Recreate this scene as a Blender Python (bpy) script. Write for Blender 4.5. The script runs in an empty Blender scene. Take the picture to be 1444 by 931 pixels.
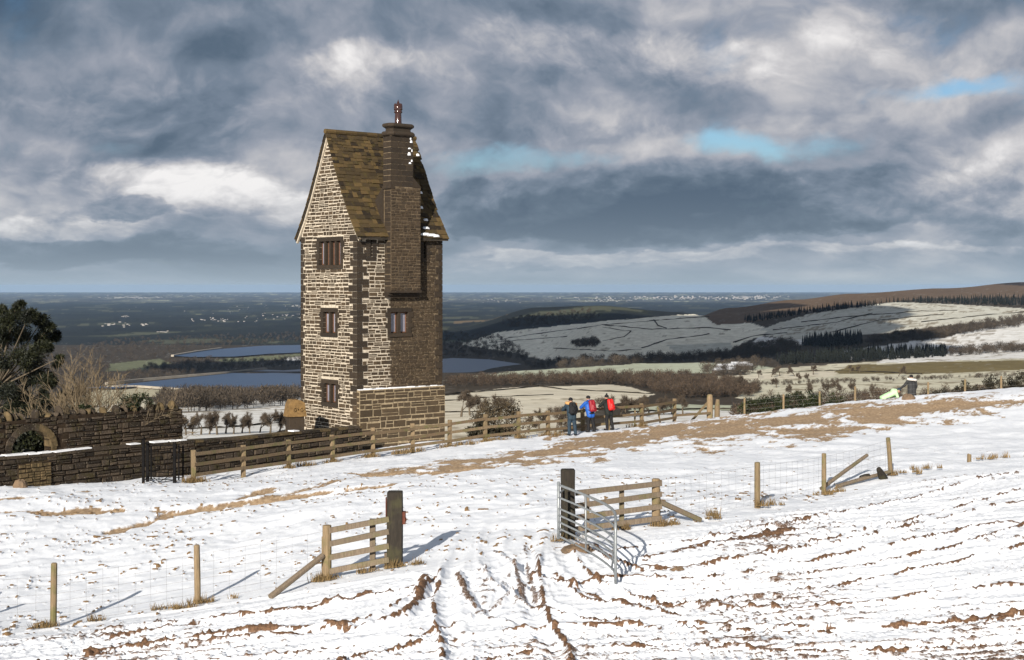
import bpy, math, random
import numpy as np
from mathutils import Vector, Matrix
rng = np.random.default_rng(7); random.seed(7)
sc = bpy.context.scene
COL = sc.collection
R = math.radians

# ------------------------------------------------------------------ camera, sky, sun, exposure
F, CX, EY = 2006.0, 722.0, 403.0          # focal length and eye level in photograph pixels
cam = bpy.data.cameras.new('camera'); camo = bpy.data.objects.new('camera', cam); COL.objects.link(camo)
cam.lens = 50; cam.sensor_width = 36; cam.shift_y = -62.5/1444; cam.clip_start = .1; cam.clip_end = 200000
camo.rotation_euler = (R(90), 0, 0); sc.camera = camo

SUN_EL, SUN_AZ = R(21), R(-163)            # azimuth from +Y towards +X: behind the camera, to its left
sun_dir = Vector((math.sin(SUN_AZ)*math.cos(SUN_EL), math.cos(SUN_AZ)*math.cos(SUN_EL), math.sin(SUN_EL)))
sl = bpy.data.lights.new('sun', 'SUN'); sl.energy = 4.6; sl.angle = R(.5); sl.color = (1, .93, .82)
so = bpy.data.objects.new('sun', sl); COL.objects.link(so); so.rotation_euler = sun_dir.to_track_quat('Z', 'Y').to_euler()

vs = sc.view_settings; vs.view_transform = 'Standard'; vs.look = 'None'; vs.gamma = 1; vs.use_curve_mapping = False
vs.exposure = 0.80
sc.render.engine = 'CYCLES'
sc.cycles.use_denoising = True
sc.cycles.max_bounces = 6; sc.cycles.volume_bounces = 0
try: sc.cycles.volume_max_steps = 64
except Exception: pass

class NT:
    "small helper to write node trees"
    def __init__(s, tree): s.t = tree
    def n(s, typ, **kw):
        nd = s.t.nodes.new(typ)
        for k, v in kw.items():
            if k.startswith('i_'):
                key = k[2:]; key = int(key) if key.isdigit() else key.replace('_', ' ')
                if hasattr(v, 'is_output') or isinstance(v, bpy.types.NodeSocket): s.t.links.new(v, nd.inputs[key])
                else: nd.inputs[key].default_value = v
            else: setattr(nd, k, v)
        return nd
    def m(s, op, a, b=0.0, c=0.0, clamp=False):
        nd = s.t.nodes.new('ShaderNodeMath'); nd.operation = op; nd.use_clamp = clamp
        for i, v in enumerate((a, b, c)):
            if isinstance(v, bpy.types.NodeSocket): s.t.links.new(v, nd.inputs[i])
            else: nd.inputs[i].default_value = v
        return nd.outputs[0]
    def vm(s, op, a, b=(0,0,0), sc_=None):
        nd = s.t.nodes.new('ShaderNodeVectorMath'); nd.operation = op
        for i, v in enumerate((a, b)):
            if isinstance(v, bpy.types.NodeSocket): s.t.links.new(v, nd.inputs[i])
            else: nd.inputs[i].default_value = v
        if sc_ is not None: nd.inputs['Scale'].default_value = sc_
        return nd.outputs[0]
    def noise(s, vec, scale, detail=4, rough=.55, dist=0.0, out=0):
        nd = s.n('ShaderNodeTexNoise'); nd.inputs['Scale'].default_value = scale
        nd.inputs['Detail'].default_value = detail; nd.inputs['Roughness'].default_value = rough
        nd.inputs['Distortion'].default_value = dist
        if vec is not None: s.t.links.new(vec, nd.inputs['Vector'])
        return nd.outputs[out]
    def mix(s, f, a, b, blend='MIX'):
        nd = s.t.nodes.new('ShaderNodeMix'); nd.data_type = 'RGBA'; nd.blend_type = blend; nd.clamp_factor = True
        for i, v in ((0, f), (6, a), (7, b)):
            if isinstance(v, bpy.types.NodeSocket): s.t.links.new(v, nd.inputs[i])
            else: nd.inputs[i].default_value = (*v, 1) if isinstance(v, tuple) and len(v) == 3 else v
        return nd.outputs[2]
    def ss(s, v, lo, hi):
        nd = s.t.nodes.new('ShaderNodeMapRange'); nd.interpolation_type = 'SMOOTHSTEP'; nd.clamp = True
        s.t.links.new(v, nd.inputs[0])
        nd.inputs[1].default_value = lo; nd.inputs[2].default_value = hi
        return nd.outputs[0]

def pxdir(px, py):
    return (px-CX)/F, 1.0, (EY-py)/F

# --- the sky: Nishita behind a broken deck of cloud
w = bpy.data.worlds.new('World'); sc.world = w; w.use_nodes = True
w.cycles.sampling_method = 'MANUAL'; w.cycles.sample_map_resolution = 512
wt = w.node_tree; wt.nodes.clear(); S = NT(wt)
sky = S.n('ShaderNodeTexSky'); sky.sky_type = 'NISHITA'; sky.sun_disc = False
sky.sun_elevation = SUN_EL; sky.sun_rotation = SUN_AZ; sky.altitude = 300; sky.air_density = 1.3; sky.dust_density = .4; sky.ozone_density = 2.0
tc = S.n('ShaderNodeTexCoord'); D0 = S.vm('NORMALIZE', tc.outputs['Generated'])
sep = S.n('ShaderNodeSeparateXYZ', i_0=D0)
az = S.m('ARCTAN2', sep.outputs[0], sep.outputs[1]); el = S.m('ARCSINE', sep.outputs[2])
# cloud coordinates: flattened towards the horizon as a deck of clouds is
elp = S.m('POWER', S.m('MAXIMUM', el, 0.0005), .62)
azs = S.m('MULTIPLY', az, 1.0)
P = S.n('ShaderNodeCombineXYZ', i_0=sep.outputs[0], i_1=sep.outputs[1], i_2=S.m('MULTIPLY', elp, 1.05)).outputs[0]
wv = S.noise(P, 3.2, 5, .55, out=1)
P1 = S.vm('ADD', P, S.vm('SCALE', S.vm('SUBTRACT', wv, (.5, .5, .5)), sc_=.13))
wv2 = S.noise(P1, 16, 4, .6, out=1)
P2 = S.vm('ADD', P1, S.vm('SCALE', S.vm('SUBTRACT', wv2, (.5, .5, .5)), sc_=.022))
def fb(off, det=8):
    q = S.vm('ADD', P2, off)
    a = S.noise(q, 4.6, det, .46)
    return a
d0 = fb((11.3, 4.1, 2.7)); d1 = fb((11.3-.010, 4.1, 2.7+.034), 6); d2 = fb((11.3-.022, 4.1, 2.7+.10), 5)
# warped azimuth / elevation for the individual cloud bodies
wsep = S.n('ShaderNodeSeparateXYZ', i_0=S.noise(P, 7.0, 7, .6, out=1))
az_w = S.m('ADD', az, S.m('MULTIPLY', S.m('SUBTRACT', wsep.outputs[0], .5), .16))
el_w = S.m('ADD', el, S.m('MULTIPLY', S.m('SUBTRACT', wsep.outputs[1], .5), .055))
def blob(px, py, rx, ry, amp, flat=0):
    a0 = math.atan((px-CX)/F); e0 = math.atan((EY-py)/F); ra = rx/F; re = ry/F
    u = S.m('DIVIDE', S.m('SUBTRACT', az_w, a0), ra); v = S.m('DIVIDE', S.m('SUBTRACT', el_w, e0), re)
    g = S.m('EXPONENT', S.m('MULTIPLY', S.m('ADD', S.m('MULTIPLY', u, u), S.m('MULTIPLY', v, v)), -1.0))
    return S.m('MULTIPLY', g, amp)
def bsum(lst):
    t = None
    for b in lst:
        g = blob(*b); t = g if t is None else S.m('ADD', t, g)
    return t
#  px, py, rx, ry, amount  (negative = gap where clear sky shows)
cov = bsum([(745,232,150,25,-.37),(1075,216,105,19,-.37),(1370,148,105,18,-.36),(640,285,40,45,-.22),(335,225,80,22,-.12),(130,222,80,16,-.14),
            (560,25,120,14,-.1)])
bri = bsum([(540,105,115,48,.35),(330,265,130,28,.3),(1444,70,100,60,.16),(690,160,120,40,.10),(160,95,60,30,.18),(270,40,50,25,.22),(210,195,240,60,-.12),(330,60,140,30,-.10),(90,50,120,40,-.08),(960,300,330,38,-.15)])
def fb2(off): return S.noise(S.vm('ADD', P2, off), 13.0, 7, .55)
e0 = fb2((3.1, 7.7, 1.9)); e1 = fb2((3.1-.006, 7.7, 1.9+.022))
covd = S.m('ADD', S.m('ADD', S.m('ADD', d0, S.m('MULTIPLY', S.m('SUBTRACT', e0, .5), .5)), cov), .17)
cmask = S.ss(covd, .26, .58)
relief = S.m('ADD', S.m('MULTIPLY', S.m('SUBTRACT', d0, d1), 1.3), S.m('MULTIPLY', S.m('SUBTRACT', d0, d2), 1.1))
relief = S.m('ADD', relief, S.m('MULTIPLY', S.m('SUBTRACT', e0, e1), .85))
shade = S.m('ADD', S.m('ADD', .485, S.m('MULTIPLY', bri, .74)), relief)
shade = S.m('ADD', shade, S.m('MULTIPLY', S.m('SUBTRACT', d0, .5), -.25))
def ramp(v):
    rm = S.n('ShaderNodeValToRGB', i_0=v); cr = rm.color_ramp
    cr.elements[0].position = 0.0; cr.elements[0].color = (.060, .095, .145, 1)
    cr.elements[1].position = 1.0; cr.elements[1].color = (.82, .80, .79, 1)
    for p_, c_ in ((.2, (.092, .132, .185)), (.38, (.162, .205, .268)), (.55, (.275, .302, .36)), (.75, (.49, .485, .505))):
        e_ = cr.elements.new(p_); e_.color = (*c_, 1)
    return rm.outputs[0]
# single cloud bodies, far to near: bodies with ragged edges, lit from above
h0 = S.noise(S.vm('ADD', P2, (5.5, 1.2, 8.8)), 34.0, 5, .6); h1 = S.noise(S.vm('ADD', P2, (5.5-.003, 1.2, 8.8+.010)), 34.0, 4, .6)
fine = S.m('ADD', S.m('MULTIPLY', S.m('SUBTRACT', e0, .5), 1.3), S.m('MULTIPLY', S.m('SUBTRACT', h0, .5), .55)); relf = S.m('ADD', relief, S.m('MULTIPLY', S.m('SUBTRACT', h0, h1), .55))
tot = shade; mtot = cmask
def body(px, py, rx, ry, sh, vg, op=.85, soft=.16, rag=1.0):
    global tot, mtot
    a0 = math.atan((px-CX)/F); e0_ = math.atan((EY-py)/F)
    u = S.m('DIVIDE', S.m('SUBTRACT', az_w, a0), rx/F); v = S.m('DIVIDE', S.m('SUBTRACT', el_w, e0_), ry/F)
    q = S.m('SUBTRACT', 1.0, S.m('ADD', S.m('MULTIPLY', u, u), S.m('MULTIPLY', v, v)))
    m = S.m('MULTIPLY', S.ss(S.m('ADD', q, S.m('MULTIPLY', fine, rag)), .02, soft*3), op)
    c = S.m('ADD', S.m('ADD', S.m('MULTIPLY', v, vg), sh), relf)
    tot = S.m('ADD', S.m('MULTIPLY', tot, S.m('SUBTRACT', 1.0, m)), S.m('MULTIPLY', c, m)); mtot = S.m('MAXIMUM', mtot, m)
body(250,268,225,40,.86,.16,.85,.42,2.3)
body(420,295,85,42,.74,.15,.7,.4,2.0)
body(110,320,160,24,.80,.2,.75,.4,2.2)
body(545,108,135,56,.92,.24,.8,.5,1.7)
body(985,95,190,58,.74,.22,.75,.28)
body(770,80,150,60,.64,.2,.7,.3)
body(1250,55,130,58,.68,.14,.6,.35)
body(180,170,250,72,.36,.14,.78,.28)
body(860,190,250,26,.42,.14,.6,.28)
body(1010,290,440,56,.13,.20,.95,.14,.9)
body(690,296,110,48,.15,.16,.92,.14,1.0)
body(1370,280,250,64,.34,.2,.8,.22)
body(150,350,260,24,.15,.18,.9,.16,1.2)
body(185,300,90,15,.27,.15,.75,.2,1.2)
body(335,288,70,10,.42,.15,.6,.4,2.2)
body(375,362,80,13,.18,.12,.75,.2,1.2)
body(880,357,340,11,.74,.12,.7,.25,1.5)
body(1230,355,230,10,.72,.12,.65,.25,1.5)
body(745,375,24,7,.34,.1,.6,.2)
body(300,372,330,8,.60,.1,.45,.3,1.5)
rcol = ramp(tot)
# haze veil just above the horizon
veil = S.m('MULTIPLY', S.m('EXPONENT', S.m('MULTIPLY', S.m('MAXIMUM', el, 0.0), -34.0)), .95)
ccol = S.mix(veil, rcol, (.345, .42, .485))
skc = S.mix(1.0, sky.outputs[0], (.60, .82, 1.15), 'MULTIPLY')
bg1 = S.n('ShaderNodeBackground', i_Color=skc, i_Strength=.05)
bg2 = S.n('ShaderNodeBackground', i_Color=ccol, i_Strength=.66)
cm = S.m('MAXIMUM', mtot, veil)
mx = S.n('ShaderNodeMixShader', i_0=cm, i_1=bg1.outputs[0], i_2=bg2.outputs[0])
wo = S.n('ShaderNodeOutputWorld', i_Surface=mx.outputs[0])

# ------------------------------------------------------------------ helpers: noise, meshes, materials, things
_perm = np.random.default_rng(3).permutation(4096)
def _hash(ix, iy, seed): return _perm[(_perm[(ix + seed*131) & 4095] + iy) & 4095]
def pnoise(x, y, seed=0):
    x = np.asarray(x, float); y = np.asarray(y, float)
    ix = np.floor(x).astype(int); iy = np.floor(y).astype(int); fx = x-ix; fy = y-iy
    u = fx*fx*fx*(fx*(fx*6-15)+10); v = fy*fy*fy*(fy*(fy*6-15)+10)
    def g(i, j, dx, dy):
        a = _hash(i, j, seed)*(2*math.pi/4096); return np.cos(a)*dx+np.sin(a)*dy
    n00 = g(ix, iy, fx, fy); n10 = g(ix+1, iy, fx-1, fy); n01 = g(ix, iy+1, fx, fy-1); n11 = g(ix+1, iy+1, fx-1, fy-1)
    return ((n00*(1-u)+n10*u)*(1-v)+(n01*(1-u)+n11*u)*v)*1.5
def fbm(x, y, oct=4, seed=0, gain=.5):
    t = 0; a = 1; n = 0
    for k in range(oct):
        t = t+a*pnoise(x*2**k+k*17.3, y*2**k-k*9.1, seed+k); n += a; a *= gain
    return t/n
def sstep(v, lo, hi):
    t = np.clip((v-lo)/(hi-lo), 0, 1); return t*t*(3-2*t)

def np_mesh(name, V, Q, mat=None, smooth=True, attrs=None):
    V = np.asarray(V, np.float32); Q = np.asarray(Q, np.int32); k = Q.shape[1]
    me = bpy.data.meshes.new(name); me.vertices.add(len(V)); me.vertices.foreach_set('co', V.ravel())
    me.loops.add(Q.size); me.loops.foreach_set('vertex_index', Q.ravel())
    me.polygons.add(len(Q)); me.polygons.foreach_set('loop_start', np.arange(0, Q.size, k, dtype=np.int32))
    me.polygons.foreach_set('loop_total', np.full(len(Q), k, np.int32))
    if smooth: me.polygons.foreach_set('use_smooth', np.ones(len(Q), bool))
    me.update(calc_edges=True)
    for n, a in (attrs or {}).items():
        if a.ndim == 1: me.attributes.new(n, 'FLOAT', 'POINT').data.foreach_set('value', a.astype(np.float32))
        else: me.attributes.new(n, 'FLOAT_COLOR', 'POINT').data.foreach_set('color', np.c_[a, np.ones(len(a))].astype(np.float32).ravel())
    if mat: me.materials.append(mat)
    return me
def link(name, me, parent=None):
    o = bpy.data.objects.new(name, me); COL.objects.link(o)
    if parent is not None:
        o.parent = parent
        if not parent.get('_local') and parent.type == 'EMPTY': o.matrix_parent_inverse = Matrix.Translation(-Vector(parent.location))
    return o
def tag(o, label, cat, group=None):
    o['label'] = label; o['category'] = cat
    if group: o['group'] = group
    return o
def thing(name, label, cat, loc=(0, 0, 0), group=None, rz=0, local=False):
    o = bpy.data.objects.new(name, None); COL.objects.link(o); o.location = loc; o.rotation_euler = (0, 0, rz); o.empty_display_size = .3
    if local: o['_local'] = 1
    return tag(o, label, cat, group)
def structure(o): o['kind'] = 'structure'; return o
def stuff(o): o['kind'] = 'stuff'; return o

class MB:
    def __init__(s): s.v = []; s.f = []
    def add(s, vs, fs):
        b = len(s.v); s.v += [tuple(p) for p in vs]; s.f += [tuple(b+i for i in f) for f in fs]
    def box(s, c, sx, sy, sz, M=None, ch=0.0):
        "box centred on c; M an optional 3x3; ch chamfers the vertical edges a little"
        x, y, z = sx/2, sy/2, sz/2
        if ch:
            ring = [(-x+ch, -y), (x-ch, -y), (x, -y+ch), (x, y-ch), (x-ch, y), (-x+ch, y), (-x, y-ch), (-x, -y+ch)]
        else: ring = [(-x, -y), (x, -y), (x, y), (-x, y)]
        n = len(ring); P_ = [(a, b, -z) for a, b in ring]+[(a, b, z) for a, b in ring]
        if M is not None: P_ = [M @ Vector(p) for p in P_]
        P_ = [(p[0]+c[0], p[1]+c[1], p[2]+c[2]) for p in P_]
        s.add(P_, [tuple(range(n))[::-1], tuple(range(n, 2*n))]+[(i, (i+1) % n, n+(i+1) % n, n+i) for i in range(n)])
    def beam(s, a, b, wdt, hgt, up=(0, 0, 1), ch=0.0):
        a = Vector(a); b = Vector(b); d = b-a; L = d.length; d.normalize()
        u = Vector(up); r = d.cross(u)
        if r.length < 1e-4: r = Vector((1, 0, 0))
        r.normalize(); u = r.cross(d)
        M = Matrix((r, u, d)).transposed()
        s.box((a+b)/2, wdt, hgt, L, M, ch)
    def tube(s, pts, rads, n=8, cap=True):
        pts = [Vector(p) for p in pts]
        if not hasattr(rads, '__len__'): rads = [rads]*len(pts)
        rings = []; pr = None
        for i, p in enumerate(pts):
            t = (pts[min(i+1, len(pts)-1)]-pts[max(i-1, 0)]).normalized()
            ref = pr if pr is not None else (Vector((1, 0, 0)) if abs(t.x) < .9 else Vector((0, 1, 0)))
            a = (ref-t*ref.dot(t)).normalized(); b = t.cross(a); pr = a
            rings.append([p+(a*math.cos(2*math.pi*k/n)+b*math.sin(2*math.pi*k/n))*rads[i] for k in range(n)])
        V = [q for r in rings for q in r]; Fc = []
        for i in range(len(pts)-1):
            for k in range(n): Fc.append((i*n+k, i*n+(k+1) % n, (i+1)*n+(k+1) % n, (i+1)*n+k))
        if cap: Fc += [tuple(range(n))[::-1], tuple((len(pts)-1)*n+k for k in range(n))]
        s.add(V, Fc)
    def lathe(s, c, prof, n=16, M=None):
        V = []
        for r, z in prof:
            for k in range(n):
                p = Vector((r*math.cos(2*math.pi*(k+.5)/n), r*math.sin(2*math.pi*(k+.5)/n), z))
                if M is not None: p = M @ p
                V.append(p+Vector(c))
        Fc = [(i*n+k, i*n+(k+1) % n, (i+1)*n+(k+1) % n, (i+1)*n+k) for i in range(len(prof)-1) for k in range(n)]
        Fc += [tuple(range(n))[::-1], tuple((len(prof)-1)*n+k for k in range(n))]
        s.add(V, Fc)
    def mesh(s, name, mat, smooth=False):
        me = bpy.data.meshes.new(name); me.from_pydata(s.v, [], s.f); me.update()
        if mat: me.materials.append(mat)
        if smooth: me.polygons.foreach_set('use_smooth', [True]*len(me.polygons))
        return me
    def build(s, name, mat, parent=None, smooth=False):
        return link(name, s.mesh(name, mat, smooth), parent)

def material(name, fn, rough=.85, spec=.3):
    m = bpy.data.materials.new(name); m.use_nodes = True; t = m.node_tree; t.nodes.clear(); N = NT(t)
    bs = N.n('ShaderNodeBsdfPrincipled'); out = N.n('ShaderNodeOutputMaterial', i_Surface=bs.outputs[0])
    bs.inputs['Roughness'].default_value = rough; bs.inputs['Specular IOR Level'].default_value = spec
    r = fn(N, bs)
    if r is not None: t.links.new(r, bs.inputs['Base Color'])
    return m
def bump(N, bs, h, strength=.5, dist=.02):
    b = N.n('ShaderNodeBump', i_Height=h, i_Strength=strength, i_Distance=dist); N.t.links.new(b.outputs[0], bs.inputs['Normal'])
def rnd(N):
    "a random number for each piece, from the object or its mesh"
    a = N.n('ShaderNodeAttribute', attribute_name='rnd'); o = N.n('ShaderNodeObjectInfo')
    return N.m('FRACT', N.m('ADD', N.m('MULTIPLY', a.outputs['Fac'], 7.31), o.outputs['Random']))
def geo_pos(N): return N.n('ShaderNodeNewGeometry').outputs['Position']

def mat_plain(name, col, col2, scale=6, rough=.85, spec=.3, bmp=.3, dist=.01, metal=0, ranno=False):
    def fn(N, bs):
        p = geo_pos(N); n = N.noise(p, scale, 5, .6); c = N.mix(N.ss(n, .3, .7), col, col2)
        n2 = N.noise(p, scale*7, 4, .6)
        c = N.mix(N.m('MULTIPLY', n2, .35), c, tuple(x*.55 for x in col))
        if ranno:
            r = rnd(N); c = N.mix(N.m('MULTIPLY', r, .5), c, tuple(x*.5 for x in col))
        bs.inputs['Metallic'].default_value = metal
        bump(N, bs, N.m('ADD', n, n2), bmp, dist)
        return c
    return material(name, fn, rough, spec)

def wood_fn(c1, c2, c3, alg):
    def fn(N, bs):
        tcn = N.n('ShaderNodeTexCoord').outputs['Object']; p = geo_pos(N)
        st = N.vm('MULTIPLY', p, (14, 14, 2.0))
        g = N.noise(st, 2.5, 6, .65); n = N.noise(p, 2.3, 4, .6); r = rnd(N)
        c = N.mix(N.ss(g, .3, .7), c1, c2)
        c = N.mix(N.m('MULTIPLY', r, .55), c, c3)
        c = N.mix(N.m('MULTIPLY', N.ss(n, .5, .68), alg), c, (.10, .10, .035))
        bump(N, bs, g, .5, .012)
        return c
    return fn
M_rail = material('rail_wood', wood_fn((.20, .145, .088), (.12, .085, .05), (.085, .055, .03), .7))
M_post = material('post_wood', wood_fn((.25, .18, .105), (.155, .11, .065), (.10, .075, .04), .75))
M_panel = material('panel_wood', wood_fn((.20, .155, .11), (.12, .09, .065), (.09, .07, .05), .5))
M_dark = material('sleeper_wood', wood_fn((.032, .025, .018), (.016, .0125, .009), (.011, .009, .007), .2))
M_iron = mat_plain('black_iron', (.004, .004, .0045), (.008, .007, .007), 10, .8, .1, .2, .003)
M_galv = mat_plain('galvanised', (.30, .32, .33), (.22, .235, .245), 12, .45, .6, .1, .002, metal=.35)
M_wire = mat_plain('wire', (.22, .22, .22), (.13, .12, .11), 12, .5, .5, .1, .001, metal=.4)
M_rust = mat_plain('rusty_iron', (.12, .035, .02), (.06, .02, .012), 20, .8, .3, .3, .003)
M_bark = mat_plain('bark', (.13, .105, .075), (.07, .055, .04), 9, .95, .1, .5, .01)
M_twig = mat_plain('twig', (.20, .155, .098), (.11, .082, .053), 5, .9, .2, .2, .005)
M_snowcap = mat_plain('snow_cap', (.82, .83, .86), (.76, .78, .82), 5, .7, .3, .4, .02)
M_rock = mat_plain('rock', (.20, .135, .085), (.11, .08, .055), 4, .9, .2, .8, .03)
M_glass = material('window_glass', lambda N, bs: (bs.inputs['Metallic'].__setattr__('default_value', 0), N.mix(N.ss(N.noise(geo_pos(N), 1.2, 2), .3, .7), (.16, .155, .19), (.24, .23, .27)))[1], .08, .8)  # pale base colour stands in for bright sky reflected in the panes
M_frame = mat_plain('window_frame', (.16, .075, .04), (.09, .045, .028), 10, .7, .3)

# ------------------------------------------------------------------ the lie of the land
def P3(px, py, D): return Vector(((px-CX)/F*D, D, (EY-py)/F*D))
gc = [  # px, py, distance: points on the hilltop, read off the photograph
 (0,931,24),(-250,940,24),(200,931,23.2),(450,931,22),(722,931,21),(1000,931,20.8),(1444,931,20.4),(1700,931,20.2),
 (75,885,27.9),(279,852,29),(461,817,29.3),(556,799,29.6),(800,759,31),(925,741,32.2),(1068,714,35.4),(1162,698,38.2),(1257,669,40.5),(1367,651,43),
 (722,800,28),(640,860,25),(900,840,26),(1444,760,29.5),(1444,650,43),(1444,600,57),(1600,590,57),(1150,800,27.5),
 (722,700,38),(722,652,50),(560,690,41),(400,718,40),(200,725,42),(0,705,45),(-200,720,45),(0,689,50),(100,684,51.6),(230,680,52.6),(-200,700,50),
 (273,682,53),(343,671,55.3),(407,661,57.5),(469,653,59.5),(526,645,61.3),(582,638,63),(634,631,64.3),(684,623,65.5),(731,618,66.8),(773,614,68),
 (806,616,67.7),(832,610,69),(857,607,69.5),(905,603,72),(951,594,76),(1003,593,78),(1050,586,78),(1156,576,77),(1285,563,69),(1285,580,81),(1206,568,76),(1361,557,76),(1444,549,76),(1600,538,76),
 (1050,622,55),(1200,602,60),(950,640,52),(1300,620,53)]
gcw = np.array([P3(*c) for c in gc])
def tps_fit(p, z, lam=1.5):
    n = len(p); r2 = ((p[:, None]-p[None])**2).sum(-1); K = np.where(r2 > 0, .5*r2*np.log(np.maximum(r2, 1e-9)), 0)+lam*np.eye(n)
    A = np.zeros((n+3, n+3)); A[:n, :n] = K; A[:n, n] = 1; A[:n, n+1:] = p; A[n, :n] = 1; A[n+1:, :n] = p.T
    return np.linalg.solve(A, np.r_[z, 0, 0, 0])
gpts = np.vstack([gcw, [(0, 12, -4.35), (-4, 13, -4.7), (5, 12, -4.2), (0, 5, -2.7), (0, .5, -1.65), (-14, 14, -5.6), (14, 12, -4.2)]])
gco = tps_fit(gpts[:, :2], gpts[:, 2])
fenX = [(273,53),(343,55.3),(407,57.5),(469,59.5),(526,61.3),(582,63),(634,64.3),(684,65.5),(731,66.8),(773,68.2),(822,69.9),(858,70.7),(905,72.5),(951,76),(1003,78),(1206,79),(1444,79)]
fX = np.array([(p-CX)/F*d for p, d in fenX]); fD = np.array([d for _, d in fenX])
def gz(X, Y):
    "height of the hilltop ground"
    X = np.asarray(X, float); Y = np.asarray(Y, float); sh = np.broadcast(X, Y).shape
    x = np.broadcast_to(X, sh).ravel(); y0 = np.broadcast_to(Y, sh).ravel()
    xc = np.clip(x, -26, 32); y = np.minimum(y0, 81.5); z = np.empty(len(x))
    for i in range(0, len(x), 60000):
        a = xc[i:i+60000]; b = y[i:i+60000]
        r2 = (a[:, None]-gpts[None, :, 0])**2+(b[:, None]-gpts[None, :, 1])**2
        z[i:i+60000] = (.5*r2*np.log(np.maximum(r2, 1e-9)))@gco[:-3]+gco[-3]+gco[-2]*a+gco[-1]*b
    lim = np.interp(x, fX, fD)+np.interp(x, [-8, -3, 0, 9, 11], [9, 5, 1.3, 1.3, 3.0])
    d = np.maximum(y0-lim, 0); z -= np.where(d < 4, d*d*.05, .8+(d-4)*.4)
    return z.reshape(sh)
def gz1(x, y): return float(gz(x, y).reshape(-1)[0]) if True else 0
def ground_at(px, D): x = (px-CX)/F*D; return Vector((x, D, gz1(np.array([x]), np.array([D]))))
def hit(px, py):
    "where the sight line through a pixel meets the hilltop"
    D = np.linspace(18, 80, 1200); x = (px-CX)/F*D; z = gz(x, D); s = z-(EY-py)/F*D
    i = np.argmax(s > 0); return Vector((x[i], D[i], z[i]))

# --- hilltop sheet: snow, mud ridges, ruts, tussocks
nt_, nr = 900, 520
t_in = np.linspace(-.405, .405, nt_); t_ = np.r_[-1.3, -1.0, -.8, -.65, -.55, -.47, t_in, .47, .55, .65, .8, 1.0, 1.3]
iy = np.linspace(1/17.2, 1/84.0, nr); r_ = np.r_[.6, 2, 4, 6, 8, 10, 12, 14, 15.6, 1/iy]
Yg, Tg = np.meshgrid(r_, t_, indexing='ij'); Xg = Yg*Tg
Zb = gz(Xg, Yg)
PXg = CX+F*Tg; PYg = EY-F*Zb/Yg
FYl = np.interp(PXg, [-200,75,279,461,556,800,925,1068,1162,1257,1444,1600], [905,885,852,817,800,760,740,715,698,668,640,610])
fg = sstep(PYg-FYl, 2, 26)                     # the churned track this side of the fence
phi = lambda y: np.radians(np.clip(28+(y-21)*1.7, 18, 62))
yy = np.linspace(0, 90, 900); Ct = np.r_[0, np.cumsum((1/np.tan(phi((yy[1:]+yy[:-1])/2)))*np.diff(yy))]
psi = (Xg-np.interp(Yg, yy, Ct))*np.sin(phi(Yg)); alo = Xg*np.cos(phi(Yg))+Yg*np.sin(phi(Yg))
gate_w = np.exp(-((PXg-715)/115)**2)*sstep(PYg, 700, 770)*(1-sstep(PYg, 850, 905))
psi2 = Xg*1.0-.02*(Yg-27)**2*np.sign(Xg)
warp = fbm(Xg*.35, Yg*.35, 3, 5)
ps = psi+.35*warp
lum = fbm(Xg*5, Yg*5, 4, 21, .6); lum2 = fbm(Xg*14, Yg*14, 3, 31, .6); patch = fbm(Xg*.22+3, Yg*.22, 3, 41)
def ridged(p, q, s): return np.maximum(0, 1-np.abs(pnoise(p, q, s))*3.2)
r1 = ridged(ps*.8, alo*.10, 51); r2 = ridged(ps*1.9+9, alo*.22, 52); r3 = ridged(ps*4.2+5, alo*.5, 53)
rg = ridged((psi2+.15*warp)*1.5, Yg*.12, 54)
track = np.maximum(r1*.9, np.maximum(r2*.85, r3*.6))*(1-gate_w)+rg*gate_w*.75
inten = .34+.16*np.exp(-((PXg-260)/330)**2)*sstep(PYg, 845, 900)+.30*np.exp(-(((PXg-1050)/110)**2+((PYg-772-(PXg-1050)*-.15)/26)**2))
inten += .16*sstep(PXg, 900, 1100)*sstep(PYg, 800, 870)-.16*np.exp(-(((PXg-450)/160)**2+((PYg-858)/28)**2))-.1*gate_w+.12*np.exp(-(((PXg-700)/150)**2+((PYg-890)/20)**2))
mud = sstep(track*(.62+.5*patch+.5*lum)+inten-.62+lum2*.10, .30, .46)*fg
r4 = ridged(ps*7.5+3, alo*.7, 55)*(1-gate_w)+ridged(psi2*6, Yg*.5, 56)*gate_w
mud = np.maximum(mud, .9*fg*sstep(r4*(.55+.8*lum+.7*patch)+(inten-.34)*.6, .62, .82))
scuff = np.exp(-(((PXg-700)/95)**2+((PYg-838)/48)**2))
mud = np.maximum(mud, .85*fg*sstep(.8*pnoise(Xg*7, Yg*5, 57)+.5*lum2+.55*scuff-.25, .42, .62)*sstep(scuff, .15, .5))
hgt = fg*r4*.020+fg*(track*.07*np.clip(inten*1.6, .4, 1.3)+lum*.010+r1*.03)+fg*mud*(.028+.018*lum+.010*lum2)
def polydist(pts):
    q = [hit(*p) for p in pts]; best = np.full(Xg.shape, 1e9); sgn = np.zeros(Xg.shape); tt = np.zeros(Xg.shape)
    for k, (a, b) in enumerate(zip(q[:-1], q[1:])):
        dx, dy = b.x-a.x, b.y-a.y; L2 = dx*dx+dy*dy
        t = np.clip(((Xg-a.x)*dx+(Yg-a.y)*dy)/L2, 0, 1); ex = Xg-a.x-t*dx; ey = Yg-a.y-t*dy
        d = np.hypot(ex, ey); s = np.sign(dx*ey-dy*ex); u = d < best; best = np.where(u, d, best); sgn = np.where(u, s, sgn); tt = np.where(u, k+t, tt)
    return best, sgn, tt
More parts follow.
